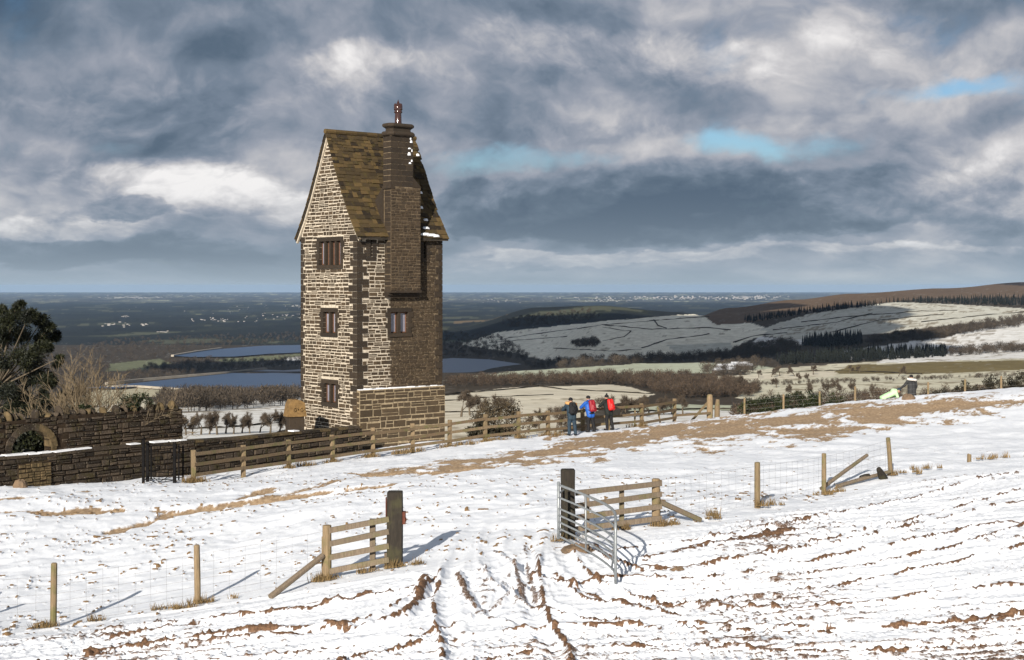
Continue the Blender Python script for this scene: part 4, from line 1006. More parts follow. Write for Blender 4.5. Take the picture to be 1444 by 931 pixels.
# right-hand stake and wire fence on the crest
def wire_fence(name, label, pts, heights, widths, mat, wires, vstep, leans=None, gr=None, extra=None):
    t = thing(name, label, 'fence', tuple(pts[0]), gr)
    leans = leans or [0]*len(pts); tops = []
    for q, h, w_, ln in zip(pts, heights, widths, leans):
        mb = MB(); tp = Vector((ln*h, 0, h)); mb.tube([q-Vector((0, 0, .3)), q+tp*.5, q+tp*.985, q+tp], [w_/2, w_/2, w_/2*.95, w_/2*.7], 9); mb.build('post', mat, t, False); tops.append(tp/h)
    if wires:
        mb = MB(); mv = MB()
        for i in range(len(pts)-1):
            a, b = pts[i], pts[i+1]; L = (b-a).length
            for wz in wires:
                m_ = (a+b)/2+Vector((0, 0, wz-.015)); mb.tube([a+Vector((0, 0, wz)), m_, b+Vector((0, 0, wz))], .0028, 3, False)
            n = int(L/vstep)
            for k in range(1, n):
                q = a+(b-a)*k/n; mv.tube([q+Vector((0, 0, wires[-1])), q+Vector((rf.uniform(-.015, .015), 0, wires[0]))], .0022, 3, False)
        mb.build('line_wire', M_wire, t)
        if mv.v: stuff(mv.build('stock_netting', M_wire, t))
    return t
bp = [(1050,78.2),(1105,77.8),(1156,77.4),(1206,76.6),(1309,76.5),(1361,76.8),(1412,76.8),(1470,77)]
wire_fence('stake_fence', 'row of pale round stakes with wire along the crest behind the couple', [ground_at(p, d) for p, d in bp], [1.0, .98, .95, .95, .9, .92, .9, .9], [.12]*8, M_post, [.85, .6, .35], 9)
# near fence, left of the gateway
wires6 = [1.0, .82, .65, .5, .35, .2, .06]
lp = [ground_at(-130, 27.2), ground_at(75, 27.9), ground_at(279, 29), ground_at(455, 29.3)]
wire_fence('netting_fence', 'sheep netting fence on round stakes left of the field gateway', lp[:3]+[lp[3]], [1.25, 1.26, 1.2, .9], [.13, .13, .13, .05], M_post, wires6, .3, [0, .015, -.02, 0])
rp = [ground_at(930, 32.4), ground_at(1068, 35.4), ground_at(1162, 38.2), ground_at(1257, 40.5)]
wire_fence('netting_fence', 'sheep netting fence with a leaning stake right of the metal gate', rp, [.8, 1.1, 1.1, 1.06], [.05, .15, .13, .13], M_post, wires6, .3, [0, 0, .0, -.09])
stub = ground_at(1367, 43); mb = MB(); mb.tube([stub-Vector((0, 0, .2)), stub+Vector((0, 0, .2)), stub+Vector((.01, 0, .23))], [.065, .065, .055], 9); tag(mb.build('post_stump', M_post), 'short sawn-off stake standing alone in the snow uphill of the leaning stake', 'stump')
# the timber wings of the gateway
def sleeper(name, label, px_, D, h, w_, n_=None, cap_=True):
    t = thing(name, label, 'gatepost', tuple(ground_at(px_, D))); q = ground_at(px_, D)
    mb = MB(); r = random.Random(int(px_)); prof_ = [(0, -.4), (.0, h*.33), (.0, h*.66), (0, h-.02), (-.02, h)]; V = []; n = 12
    for e, z_ in prof_:
        for k in range(n):
            a = 2*math.pi*(k+.5)/n; rx = w_/2/max(abs(math.cos(a)), abs(math.sin(a)))**.75
            V.append(q+Vector(((rx+e+r.uniform(-.008, .008))*math.cos(a), (rx+e)*math.sin(a), z_)))
    mb.add(V, [(i*n+k, i*n+(k+1) % n, (i+1)*n+(k+1) % n, (i+1)*n+k) for i in range(len(prof_)-1) for k in range(n)]+[tuple((len(prof_)-1)*n+k for k in range(n))])
    mb.build('post', M_dark, t); return t, q
t1, q1 = sleeper('gatepost', 'thick dark timber gatepost with a rusty latch plate by the open gateway', 557, 29.6, 1.56, .33)
mb = MB(); mb.box(q1+Vector((.19, -.05, 1.02)), .07, .14, .26); mb.box(q1+Vector((.225, -.05, .98)), .03, .05, .08); mb.build('latch_plate', M_rust, t1)
mb = MB(); mb.box(q1+Vector((-.175, -.10, 1.2)), .02, .09, .5); mb.build('strap', M_rust, t1)
t2, q2 = sleeper('gatepost', 'thick dark timber gatepost carrying the bent metal gate', 801, 31.0, 1.5, .31)
mb = MB(); mb.tube([q2+Vector((-.22, -.55, .2)), q2+Vector((-.1, -.15, .22))], .02, 6); mb.tube([q2+Vector((-.22, -.55, 1.05)), q2+Vector((-.1, -.15, 1.07))], .02, 6); mb.build('hinge_pin', M_galv, t2)
def wing(label, pxs, Ds, hs, ws, rails, ends, brace, mat=M_panel):
    t = thing('timber_fence', label, 'fence', tuple(ground_at(pxs[0], Ds[0])))
    for p, d, h, w_, rd in zip(pxs, Ds, hs, ws, (True, False, True)):
        q = ground_at(p, d); mb = MB()
        if w_ > .15: mb.tube([q-Vector((0, 0, .3)), q+Vector((0, 0, h*.5)), q+Vector((0, 0, h-.01)), q+Vector((0, 0, h))], [w_/2, w_/2, w_/2*.97, w_/2*.8], 10)
        else: mb.box(q+Vector((0, .07, (h-.2)/2)), w_, .09, h+.2, None, .008)
        mb.build('post', M_post if w_ > .15 else mat, t)
    a = ground_at(*ends[0]); b = ground_at(*ends[1]); d = (b-a).normalized(); nn = Vector((d.y, -d.x, 0)).normalized()*.06
    for lv in rails:
        mb = MB(); mb.beam(a+nn+Vector((0, 0, lv+rf.uniform(-.015, .015)-.02)), b+nn+Vector((0, 0, lv+rf.uniform(-.015, .015))), .045, .115); mb.build('rail', mat, t)
    p0 = ground_at(*brace[0])+Vector((0, 0, brace[0][2] if len(brace[0]) > 2 else .02)) if False else None
    (bx0, bd0, bz0), (bx1, bd1, bz1) = brace
    mb = MB(); mb.tube([ground_at(bx0, bd0)+Vector((0, 0, bz0)), ground_at(bx1, bd1)+Vector((0, 0, bz1))], [.065, .06], 8); mb.build('brace', mat, t)
wing('four rail timber fence panel beside the gatepost with the rusty latch', [461, 525, 545], [29.3, 29.5, 29.6], [1.12, 1.06, .3], [.19, .12, .1], [.20, .48, .76, 1.03], [(458, 29.3), (548, 29.5)], [(381, 28.2, .03), (455, 29.2, .52)])
wing('four rail timber fence panel behind the bent metal gate', [828, 877, 925], [31.4, 31.8, 32.2], [.95, .96, 1.06], [.11, .11, .19], [.18, .44, .70, .96], [(810, 31.2), (931, 32.2)], [(932, 32.2, .52), (988, 32.6, .04)])
# bent galvanised gate
gate = thing('metal_gate', 'bent seven bar galvanised field gate sagging open into the snow', 'gate', (.98, 29.9, -5.5))
gp = [Vector((.98, 30.0, 0)), Vector((1.27, 29.45, 0)), Vector((1.56, 28.85, 0)), Vector((1.83, 28.0, 0)), Vector((1.96, 27.2, 0)), Vector((1.93, 26.5, 0))]
gts = [-4.20, -4.24, -4.28, -4.30, -4.33, -4.44]; gbs = [-5.30, -5.36, -5.42, -5.47, -5.50, -5.55]
def cr_(pts, t):
    n = len(pts)-1; x = t*n; i = min(int(x), n-1); u = x-i; p0, p1, p2, p3 = pts[max(i-1, 0)], pts[i], pts[i+1], pts[min(i+2, n)]
    return .5*((2*p1)+(p2-p0)*u+(2*p0-5*p1+4*p2-p3)*u*u+(3*p1-p0-3*p2+p3)*u**3)
def gpt(t, v):
    q = cr_(gp, t); zt = cr_(gts, t); zb2 = cr_(gbs, t); return Vector((q.x, q.y, zb2+(zt-zb2)*v))
mb = MB(); pts = [gpt(0, 0), gpt(0, 1)]+[gpt(t, 1) for t in np.linspace(.06, .95, 16)]+[gpt(.985, .95), gpt(1, .86), gpt(1, .4), gpt(1, 0)]; mb.tube(pts, .028, 8); mb.tube([gpt(0, -.04), gpt(0, 1.06)], .03, 8); mb.build('frame', M_galv, gate, True)
for v in (.02, .17, .29, .42, .55, .76):
    mb = MB(); mb.tube([gpt(t, v) for t in np.linspace(0, 1, 18)], .021, 7); mb.build('bar', M_galv, gate, True)
mb = MB(); mb.tube([gpt(.36, 0), gpt(.36, 1)], .02, 7); mb.build('upright', M_galv, gate, True)
mb = MB(); mb.tube([gpt(.72, 0.0), gpt(.8, .5), gpt(.88, 1)], .02, 7); mb.build('upright', M_galv, gate, True)
# black iron kissing gate
kg = thing('iron_gate', 'black iron kissing gate in front of the garden wall', 'gate', tuple(ground_at(228, 52.5)))
def gpost(px_, D, top_py, w_):
    q = ground_at(px_, D); z_ = (EY-top_py)/F*D; mb = MB(); mb.box((q.x, q.y, (q.z-.3+z_)/2), w_, w_, z_-q.z+.3, None, .006); mb.build('post', M_iron, kg); return q, z_
ps_ = [gpost(202, 51.6, 620, .09), gpost(208, 53.2, 623, .11), gpost(246, 52.4, 624, .11), gpost(252, 53.6, 627, .05), gpost(258, 53.0, 628, .06), gpost(213, 54, 630, .06)]
def krail(a, b, za, zb2, r=.018):
    mb = MB(); mb.tube([Vector((a.x, a.y, za)), Vector((b.x, b.y, zb2))], r, 6); mb.build('rail', M_iron, kg)
a, b, c2, d2 = ps_[1][0], ps_[2][0], ps_[4][0], ps_[0][0]
zg = a.z
for z_ in (.12, .38): krail(a, b, zg+z_, b.z+z_)
krail(a, b, ps_[1][1]-.12, ps_[2][1]-.12); krail(d2, a, zg+.2, zg+.2); krail(d2, a, ps_[0][1]-.1, ps_[1][1]-.1)
krail(b, c2, b.z+.2, c2.z+.2); krail(b, c2, ps_[2][1]-.1, ps_[4][1]-.1)
mb = MB(); m_ = (a+b)/2
mb.tube([m_+Vector((0, -.3, .02)), m_+Vector((0, -.3, .45))], .014, 5); mb.tube([Vector((a.x, a.y, zg+.38)), m_+Vector((0, -.3, .05))], .014, 5); mb.tube([Vector((b.x, b.y, b.z+.38)), m_+Vector((0, -.3, .05))], .014, 5)
mb.tube([Vector((a.x, a.y-.05, zg+.12)), m_+Vector((0, -.55, .04)), Vector((b.x, b.y-.05, b.z+.12))], .016, 6)
mb.build('bracing', M_iron, kg)
for k in range(7):
    q = a+(b-a)*(k+1)/8; mb = MB(); mb.tube([Vector((q.x, q.y, zg+.4)), Vector((q.x, q.y, ps_[1][1]-.15))], .008, 5); mb.build('bar', M_iron, kg)
# litter of old timber by the leaning stake
def log(label, a, b, r0, r1, mat=M_panel):
    mb = MB(); a = Vector(a); b = Vector(b); mb.tube([a, (a+b)/2+Vector((0, 0, .01)), b], [r0, (r0+r1)/2*1.05, r1], 8); tag(mb.build('timber', mat), label, 'timber')
log('old rail propped up at a slant beyond the netting fence', ground_at(1158, 38.5)+Vector((0, 0, .1)), ground_at(1223, 39.8)+Vector((0, 0, .72)), .055, .05)
log('fallen rail lying along the foot of the netting fence', ground_at(1180, 38.9)+Vector((0, 0, .08)), ground_at(1255, 40.2)+Vector((0, 0, .14)), .055, .05)
log('dark broken log lying by the leaning stake', ground_at(1214, 39.6)+Vector((0, 0, .12)), ground_at(1226, 39.7)+Vector((0, 0, .16)), .08, .06, M_dark)
log('dark split stump leaning beside the leaning stake', ground_at(1246, 39.9)+Vector((0, 0, .0)), ground_at(1238, 39.7)+Vector((0, -.1, .34)), .13, .07, M_dark)
def rock(label, px_, D, sx, sy, sz, seed, dz=0, mat=None):
    r = random.Random(seed); q = ground_at(px_, D)+Vector((0, 0, dz)); mb = MB(); n, m = 12, 7; V = []
    for i in range(m):
        t = math.pi*(i+.3)/(m-.4)
        for k in range(n):
            a = 2*math.pi*k/n; f = 1+.32*float(pnoise(np.array([math.cos(a)*1.3+seed]), np.array([t*1.4+math.sin(a)]))[0])+r.uniform(-.05, .05); V.append(q+Vector((sx*f*math.sin(t)*math.cos(a), sy*f*math.sin(t)*math.sin(a), sz*f*math.cos(t))))
    mb.add(V, [(i*n+k, (i+1)*n+k, (i+1)*n+(k+1) % n, i*n+(k+1) % n) for i in range(m-1) for k in range(n)]+[tuple(range(n)), tuple((m-1)*n+k for k in range(n))[::-1]])
    tag(mb.build('rock', mat or M_rock, None), label, 'rock')
rock('flat brown slab under the bent metal gate', 815, 29.4, .36, .25, .13, 3, .03)
rock('brown stone on the crest at the feet of the person in grey', 1281, 69.3, .32, .2, .2, 4, .05)
rock('muddy brown boulder beside the gate tracks', 955, 27.5, .16, .14, .10, 5, .02)
rock('dark snow-dusted stone at the foot of the garden wall', 29, 50.2, .28, .2, .22, 6, .05)

# ------------------------------------------------------------------ trees and woods
def branch_segs(seed, h, levels=4, kids=(4, 6), spread=.55, trunk=.35, stems=1, rad=None, up=.25, lean=0):
    r = random.Random(seed); segs = []
    def grow(p, d, L, rd, lv):
        n = 3 if lv < 2 else 2
        for k in range(n):
            d2 = (d+Vector((r.gauss(0, .10), r.gauss(0, .10), r.gauss(.04, .08)))).normalized(); q = p+d2*L/n; r2 = rd*(1-.22*(k+1)/n*1.3)
            segs.append((p, q, rd, r2, lv)); 
            if lv < levels and (k > 0 or lv > 0):
                for _ in range(max(1, r.randint(*kids)//n)):
                    a = r.uniform(0, 2*math.pi); t = r.uniform(.6, 1.2)*spread
                    s1 = d2.cross(Vector((math.cos(a), math.sin(a), .3))).normalized(); d3 = (d2*math.cos(t)+s1*math.sin(t)+Vector((0, 0, up*.5))).normalized()
                    grow(q, d3, L*r.uniform(.55, .78), r2*.62, lv+1)
            p, d, rd = q, d2, r2
    for s in range(stems):
        if stems > 1:
            a = r.uniform(0, 2*math.pi); t = r.uniform(.05, .75); d = Vector((math.cos(a)*t+lean, math.sin(a)*t*.6, 1)).normalized(); p = Vector((math.cos(a)*.25, math.sin(a)*.2, 0))
            grow(p, d, h*trunk*r.uniform(.8, 1.2), (rad or h*.02), 0)
        else: grow(Vector((0, 0, -.2)), Vector((lean, 0, 1)).normalized(), h*trunk, rad or h*.025, 0)
    mz = max(s[1].z for s in segs); f = h/mz
    return [(a*f, b*f, x*f, y*f, l) for a, b, x, y, l in segs]
def segs_mesh(name, segs, mat, sides=4, rmin=.006):
    n = len(segs); A = np.array([s[0] for s in segs]); B = np.array([s[1] for s in segs]); ra = np.maximum([s[2] for s in segs], rmin); rb = np.maximum([s[3] for s in segs], rmin*.7)
    d = B-A; d /= np.linalg.norm(d, axis=1)[:, None]+1e-9; ref = np.where(np.abs(d[:, :1]) < .9, [[1, 0, 0]], [[0, 1, 0]]); u = np.cross(d, ref); u /= np.linalg.norm(u, axis=1)[:, None]; v = np.cross(d, u)
    V = np.zeros((n, 2*sides, 3)); Fq = []
    for k in range(sides):
        a = 2*math.pi*k/sides; o = u*math.cos(a)+v*math.sin(a); V[:, k] = A+o*ra[:, None]; V[:, sides+k] = B+o*rb[:, None]
    base = np.arange(n)*2*sides; Q = np.concatenate([np.stack([base+k, base+(k+1) % sides, base+sides+(k+1) % sides, base+sides+k], 1) for k in range(sides)])
    return np_mesh(name, V.reshape(-1, 3), Q, mat, False)
def leaf_mesh(name, centres, radii, per, size, mat, seed=0, flat=1.0, asp=.45):
    r = np.random.default_rng(seed); C = np.repeat(np.array(centres), per, 0); Rd = np.repeat(np.array(radii), per)
    n = len(C); d = r.normal(size=(n, 3)); d /= np.linalg.norm(d, axis=1)[:, None]; P_ = C+d*(Rd*r.random(n)**.45)[:, None]*np.array([1, 1, flat])
    a = r.normal(size=(n, 3))+d*.8; a /= np.linalg.norm(a, axis=1)[:, None]; b = np.cross(a, r.normal(size=(n, 3))); b /= np.linalg.norm(b, axis=1)[:, None]
    s = size*r.uniform(.6, 1.4, n)[:, None]; V = np.stack([P_-b*s*asp*.5, P_+b*s*asp*.5, P_+a*s], 1).reshape(-1, 3)
    return np_mesh(name, V, np.arange(3*n).reshape(-1, 3), mat, False, {'rnd': np.repeat(r.random(n), 3)})
def leaf_mat(name, c1, c2, rough=.6):
    def fn(N, bs):
        a = N.n('ShaderNodeAttribute', attribute_name='rnd').outputs['Fac']; o = N.n('ShaderNodeObjectInfo').outputs['Random']; n = N.noise(geo_pos(N), .9, 3)
        return N.mix(N.ss(n, .35, .7), N.mix(a, c1, c2), tuple(x*.6 for x in c1))
    return material(name, fn, rough, .3)
M_pine = leaf_mat('pine_needles', (.006, .009, .004), (.028, .030, .009)); M_laurel = leaf_mat('evergreen_leaf', (.010, .016, .006), (.036, .044, .013), .5)
M_scrub = leaf_mat('scrub_leaf', (.012, .012, .007), (.045, .036, .018)); M_brownleaf = leaf_mat('dead_leaf', (.045, .034, .02), (.105, .078, .044)); M_fartwig = leaf_mat('far_twigs', (.034, .027, .020), (.115, .088, .063), .9); M_farfir = leaf_mat('far_fir', (.004, .006, .0045), (.014, .018, .012), .9)
M_farbr = leaf_mat('russet_twigs', (.034, .025, .018), (.12, .083, .055), .9)

def bare_tree_meshes(seed, h, lv=4, **kw):
    sg = branch_segs(seed, h, lv, **kw); big_ = [s for s in sg if s[4] == 0]; sm = [s for s in sg if s[4] > 0]
    cm_ = segs_mesh('crown', sm, M_twigd, 3, h*.0036); r = np.random.default_rng(seed); tips = np.array([s[1] for s in sm if s[4] >= 3]); tips = tips[r.integers(0, len(tips), 3000)]   # fine twigs at the branch ends
    c0 = np.array([0, 0, h*.3]); e = tips-c0; e /= np.linalg.norm(e, axis=1)[:, None]; e += r.normal(size=e.shape)*.55; e /= np.linalg.norm(e, axis=1)[:, None]; sd = np.cross(e, r.normal(size=e.shape)); sd /= np.linalg.norm(sd, axis=1)[:, None]
    tips = tips+r.normal(size=tips.shape)*h*.02; L = h*r.uniform(.04, .10, len(tips))[:, None]; wv_ = h*r.uniform(.0025, .005, len(tips))[:, None]
    tv = np.stack([tips-sd*wv_, tips+sd*wv_, tips+e*L], 1).reshape(-1, 3)
    me = bpy.data.meshes.new('crown'); v0 = np.empty(len(cm_.vertices)*3); cm_.vertices.foreach_get('co', v0); v0 = v0.reshape(-1, 3); q0 = np.empty(len(cm_.loops), int); cm_.loops.foreach_get('vertex_index', q0); q0 = q0.reshape(-1, 4)
    t0 = np.concatenate([q0[:, :3], q0[:, [0, 2, 3]]]); crown = np_mesh('crown', np.concatenate([v0, tv]), np.concatenate([t0, len(v0)+np.arange(len(tv)).reshape(-1, 3)]), M_twigd, False)
    return segs_mesh('trunk', big_, M_bark, 6), crown
M_twigd = mat_plain('grey_twig', (.105, .08, .058), (.06, .047, .035), 2, .95, .1, .1, .01)
tree_kinds = [bare_tree_meshes(300+i, 1.0*hh, 5, kids=(4, 6), spread=.66, trunk=.22) for i, hh in enumerate((9, 8.5, 9.5, 8))]
def place_tree(label, group, pos, h, kind, rz, name='bare_tree'):
    t = thing(name, label, 'tree', pos, group, rz, True); base = (9, 8.5, 9.5, 8)[kind]; t.scale = (h/base,)*3
    for nm, me in zip(('trunk', 'crown'), tree_kinds[kind]):
        o = bpy.data.objects.new(nm, me); COL.objects.link(o); o.parent = t
    return t
rt = random.Random(77)
for k, x in enumerate((262, 271, 283, 295, 306, 318, 329, 341, 352, 366, 381, 394, 404)):
    D = 468+rt.uniform(-6, 6)+k*3; X = (x-CX)/F*D
    place_tree('leafless field tree in the hedge row below the garden wall', 'leafless trees in the hedge row below the garden wall', (X, D, float(fzz(X, D))-.3), rt.uniform(6.4, 8.6), k % 4, rt.uniform(0, 6))
for k, (x, y, h) in enumerate(((650, 588, 9.6), (663, 586, 9.2), (672, 590, 7.4), (703, 592, 8.8), (745, 612, 5), (761, 608, 6.5), (783, 610, 6), (792, 604, 7))):
    q = fhit(x, y); place_tree('leafless tree standing in the cream field behind the plank fence' if k < 4 else 'low leafless tree just beyond the plank fence', 'leafless trees in the cream field' if k < 4 else 'low leafless trees beyond the plank fence', (q.x, q.y, q.z-.3), h, (k+1) % 4, rt.uniform(0, 6))
for k, x in enumerate(range(862, 965, 11)):
    q = fhit(x+rt.uniform(-3, 3), 588-k*.4); place_tree('slender leafless tree along the field edge behind the three walkers', 'leafless trees along the field edge behind the walkers', (q.x, q.y, q.z-.3), rt.uniform(6.5, 9), k % 4, rt.uniform(0, 6))
for k, (x, y, h) in enumerate(((1070, 533, 8), (1088, 532, 9), (1099, 531, 11), (1121, 531, 11), (1147, 529, 10), (1198, 527, 9), (1212, 526, 8), (1267, 531, 11), (1095, 547, 8), (1127, 540, 9), (1140, 539, 8), (1150, 560, 11), (1163, 559, 10), (1180, 559, 11), (1205, 557, 9), (1232, 562, 9), (1040, 556, 14), (1118, 560, 9))):
    q = fhit(x, y); place_tree('round headed leafless tree among the pale green fields past the farm', 'leafless trees among the pale green fields past the farm', (q.x, q.y, q.z-.3), h, k % 4, rt.uniform(0, 6))

# far woods: each wood reads as one mass
def wood_template(kind, seed):
    r = np.random.default_rng(seed); T = []
    if kind == 'fir':
        n = 130; z = r.random(n)**.8; a = r.random(n)*6.283; rr_ = (1-z)*.24+.02
        for i in range(n):
            d = np.array([math.cos(a[i]), math.sin(a[i]), 0]); c = np.array([0, 0, .06+.9*z[i]]); tip = c+d*rr_[i]*r.uniform(.7, 1.15)-np.array([0, 0, .05]); s = np.array([-d[1], d[0], 0])*.06*(1.3-z[i])
            T.append((c-s+[0, 0, .07], c+s+[0, 0, .07], tip))
        T.append(((-.02, 0, 0), (.02, 0, 0), (0, 0, 1))); T.append(((0, -.02, 0), (0, .02, 0), (0, 0, 1)))
    else:
        n = 150
        T += [((-.02, 0, -.05), (.02, 0, -.05), (0, 0, .6)), ((0, -.02, -.05), (0, .02, -.05), (0, 0, .6))]
        for i in range(n):
            d = r.normal(size=3); d /= np.linalg.norm(d); p = np.array([0, 0, .58])+d*np.array([.36, .36, .40])*r.random()**.4
            e = p-np.array([0, 0, .25]); e = e/np.linalg.norm(e)+r.normal(size=3)*.35; s = np.cross(e, r.normal(size=3)); s /= np.linalg.norm(s); L = r.uniform(.10, .20); w_ = r.uniform(.010, .024)
            T.append((p-s*w_-e*L*.4, p+s*w_-e*L*.4, p+e*L*.6))
    return np.array(T, float)
wtmp = {k: [wood_template(k, 400+i) for i in range(6)] for k in ('fir', 'bare')}
for t in wtmp['bare']: pass
def wood(label, poly, n, h, kind, mat, cat='wood', D_rng=None, seed=0):
    r = np.random.default_rng(500+seed); xs = [p[0] for p in poly]; ys = [p[1] for p in poly]; V = []; A = []; cnt = 0; tries = 0
    while cnt < n and tries < n*30:
        tries += 1; x = r.uniform(min(xs), max(xs)); y = r.uniform(min(ys), max(ys))
        if not inpoly(np.array([x]), np.array([y]), poly)[0]: continue
        q = fhit(x, y)
        hh = h*r.uniform(.5, 1.15); T = wtmp[kind][r.integers(6)]; a = r.random()*6.283; c, s = math.cos(a), math.sin(a); W = T.reshape(-1, 3)
        wf = 1.15 if kind == 'bare' else 1.0
        V.append(np.c_[(W[:, 0]*c-W[:, 1]*s)*hh*wf+q.x, (W[:, 0]*s+W[:, 1]*c)*hh*wf+q.y, W[:, 2]*hh+q.z-.5]); A.append(np.full(len(W), r.random()*.7)+np.repeat(r.random(len(W)//3)*.3, 3)); cnt += 1
    V = np.concatenate(V); o = link('wood', np_mesh('wood', V, np.arange(len(V)).reshape(-1, 3), mat, False, {'rnd': np.concatenate(A)}))
    stuff(o); tag(o, label, cat)
wood('brown leafless wood on the near shore of the reservoir', [(225,566),(300,562),(430,549),(430,570),(330,578),(225,584)], 330, 14, 'bare', M_fartwig, seed=1)
wood('leafless wood on the tongue of land between the two reservoirs', [(170,531),(215,516),(290,508),(340,510),(425,506),(430,519),(375,519.5),(260,530),(180,538)], 420, 13, 'bare', M_fartwig, seed=2)
wood('scattered leafless wood beyond the shrub and the farther reservoir', [(60,545),(60,500),(180,478),(425,470),(425,484),(310,489),(240,500),(225,506),(150,512),(160,538),(110,556)], 800, 13, 'bare', M_fartwig, seed=3)
wood('dark wood climbing the far bank of the reservoir beside the tower', [(626,505),(626,470),(700,472),(715,482),(745,503),(745,512),(690,505)], 330, 15, 'bare', M_fartwig, seed=4)
wood('wide russet leafless wood beyond the cream field', [(624,546.5),(860,542),(900,546),(925,554),(960,562),(1060,560),(1075,552),(1030,540),(960,532),(850,532),(624,540)], 900, 9, 'bare', M_farbr, seed=5)
wood('strip of leafless trees at the foot of the big frosted hill', [(735,520),(770,511),(860,509),(960,505),(1042,500),(1042,510),(900,513),(790,521)], 330, 14, 'bare', M_fartwig, seed=6)
wood('oval clump of trees alone on the big frosted hill', [(802,488),(815,482),(840,482),(848,487),(835,491),(812,491)], 110, 13, 'bare', M_fartwig, seed=7)
wood('dark fir plantation above the pale green fields', [(1095,510),(1190,500),(1338,497),(1334,503),(1210,511),(1100,515)], 650, 15, 'fir', M_farfir, seed=8)
wood('small dark fir plantation under the sunlit hill fields', [(1130,488),(1150,481),(1215,478),(1216,487),(1160,491)], 260, 18, 'fir', M_farfir, seed=9)
wood('long dark leafless wood slanting up the valley side', [(1216,486),(1260,476),(1330,468),(1444,450),(1500,446),(1500,458),(1400,466),(1320,480),(1240,487)], 460, 14, 'bare', M_fartwig, seed=10)
wood('line of dark firs below the brown moor', [(1050,452),(1130,440),(1180,434),(1244,428),(1244,430.5),(1180,438),(1130,445),(1055,456)], 240, 15, 'fir', M_farfir, seed=11)
wood('dark shelter wood along the top of the hill fields', [(1240,427),(1300,424),(1460,420),(1460,432),(1360,430),(1300,427)], 360, 15, 'fir', M_farfir, seed=12)
wood('brown leafless wood at the head of the valley', [(1030,502),(1050,490),(1110,483),(1130,490),(1125,500),(1045,510)], 300, 13, 'bare', M_fartwig, seed=13)
wood('leafless trees around the white roofed farm', [(985,527),(1000,516),(1060,508),(1090,514),(1055,531),(1010,534)], 110, 11, 'bare', M_fartwig, seed=14)
wood('leafless trees beside the fir plantation', [(1340,498),(1380,494),(1460,490),(1460,496),(1400,500),(1340,503)], 150, 12, 'bare', M_fartwig, seed=15)
wood('brown thicket filling the hollow behind the crest stakes', [(1030,592),(1060,568),(1140,560),(1290,556),(1470,548),(1470,572),(1290,580),(1040,606)], 330, 7, 'bare', M_farbr, seed=16)
wood('hedge of leafless scrub crossing the pale green fields', [(1040,543),(1160,538),(1320,533),(1460,528),(1460,530),(1320,536),(1160,541.5),(1040,546)], 220, 4, 'bare', M_fartwig, seed=17)
wood('dark wooded hill behind the big frosted hill', [(700,456),(760,446),(830,438),(850,448),(800,458),(720,464)], 300, 16, 'bare', M_fartwig, seed=18)

# field walls and hedges on the far hills
M_hedge = mat_plain('field_wall', (.05, .042, .03), (.025, .022, .016), .2, .95, .1)
def field_wall(pts, h, wd, label):
    mb = MB(); qs = []
    for (a, b) in zip(pts[:-1], pts[1:]):
        n = max(2, int(math.hypot(b[0]-a[0], b[1]-a[1])/9))
        qs += [fhit(a[0]+(b[0]-a[0])*k/n, a[1]+(b[1]-a[1])*k/n) for k in range(n)]
    qs.append(fhit(*pts[-1])); V = []
    for i, q in enumerate(qs):
        t = (qs[min(i+1, len(qs)-1)]-qs[max(i-1, 0)]); t.z = 0; t.normalize(); s = Vector((t.y, -t.x, 0))*wd*.35; hh = h*.62*rt.uniform(.3, 1.4)
        V += [q+s-Vector((0, 0, 1)), q+s*.8+Vector((0, 0, hh)), q-s*.8+Vector((0, 0, hh)), q-s-Vector((0, 0, 1))]
    mb.add(V, [(i*4+k, i*4+(k+1) % 4, i*4+4+(k+1) % 4, i*4+4+k) for i in range(len(qs)-1) for k in range(4)]); tag(mb.build('field_wall', M_hedge), label, 'field wall', 'field walls on the far hills')
FWL = 'dark dry stone wall or hedge line crossing a frosted far field'
for pts, h, wd in (([(700,480),(760,471),(850,459),(930,452)], 3, 4), ([(850,459),(920,465),(1000,463),(1030,466)], 2.6, 3), ([(922,452),(928,460),(940,464)], 2.6, 3), ([(690,484),(760,478),(800,475)], 2.5, 3), ([(850,462),(890,468),(880,476),(850,481)], 2, 3),
                   ([(905,492),(940,480),(1000,472)], 2.6, 3), ([(780,491),(860,496),(905,494)], 2, 3), ([(930,452),(1000,447)], 2.6, 3), ([(1130,455),(1200,447),(1290,440),(1350,438)], 2.6, 4), ([(1090,466),(1180,455),(1230,442)], 2.6, 4), ([(1170,470),(1240,452),(1330,444)], 2.6, 4),
                   ([(1300,455),(1400,444),(1460,440)], 2.4, 4), ([(1035,484),(1060,475),(1110,470)], 3, 5), ([(625,557),(700,551),(760,545.5),(800,550),(860,553),(920,556)], 1.4, 1.6), ([(625,566),(700,560),(780,557)], .9, 1.2), ([(625,582),(700,581)], 1, 1.2), ([(260,606),(330,603),(420,594)], 1.0, 1.2), ([(300,570),(370,564),(420,560)], 1.5, 2),
                   ([(1060,527),(1180,523),(1300,528)], 1.6, 2), ([(880,582),(1000,577),(1040,578)], 1.2, 1.5)):
    field_wall(pts, h, wd, FWL)

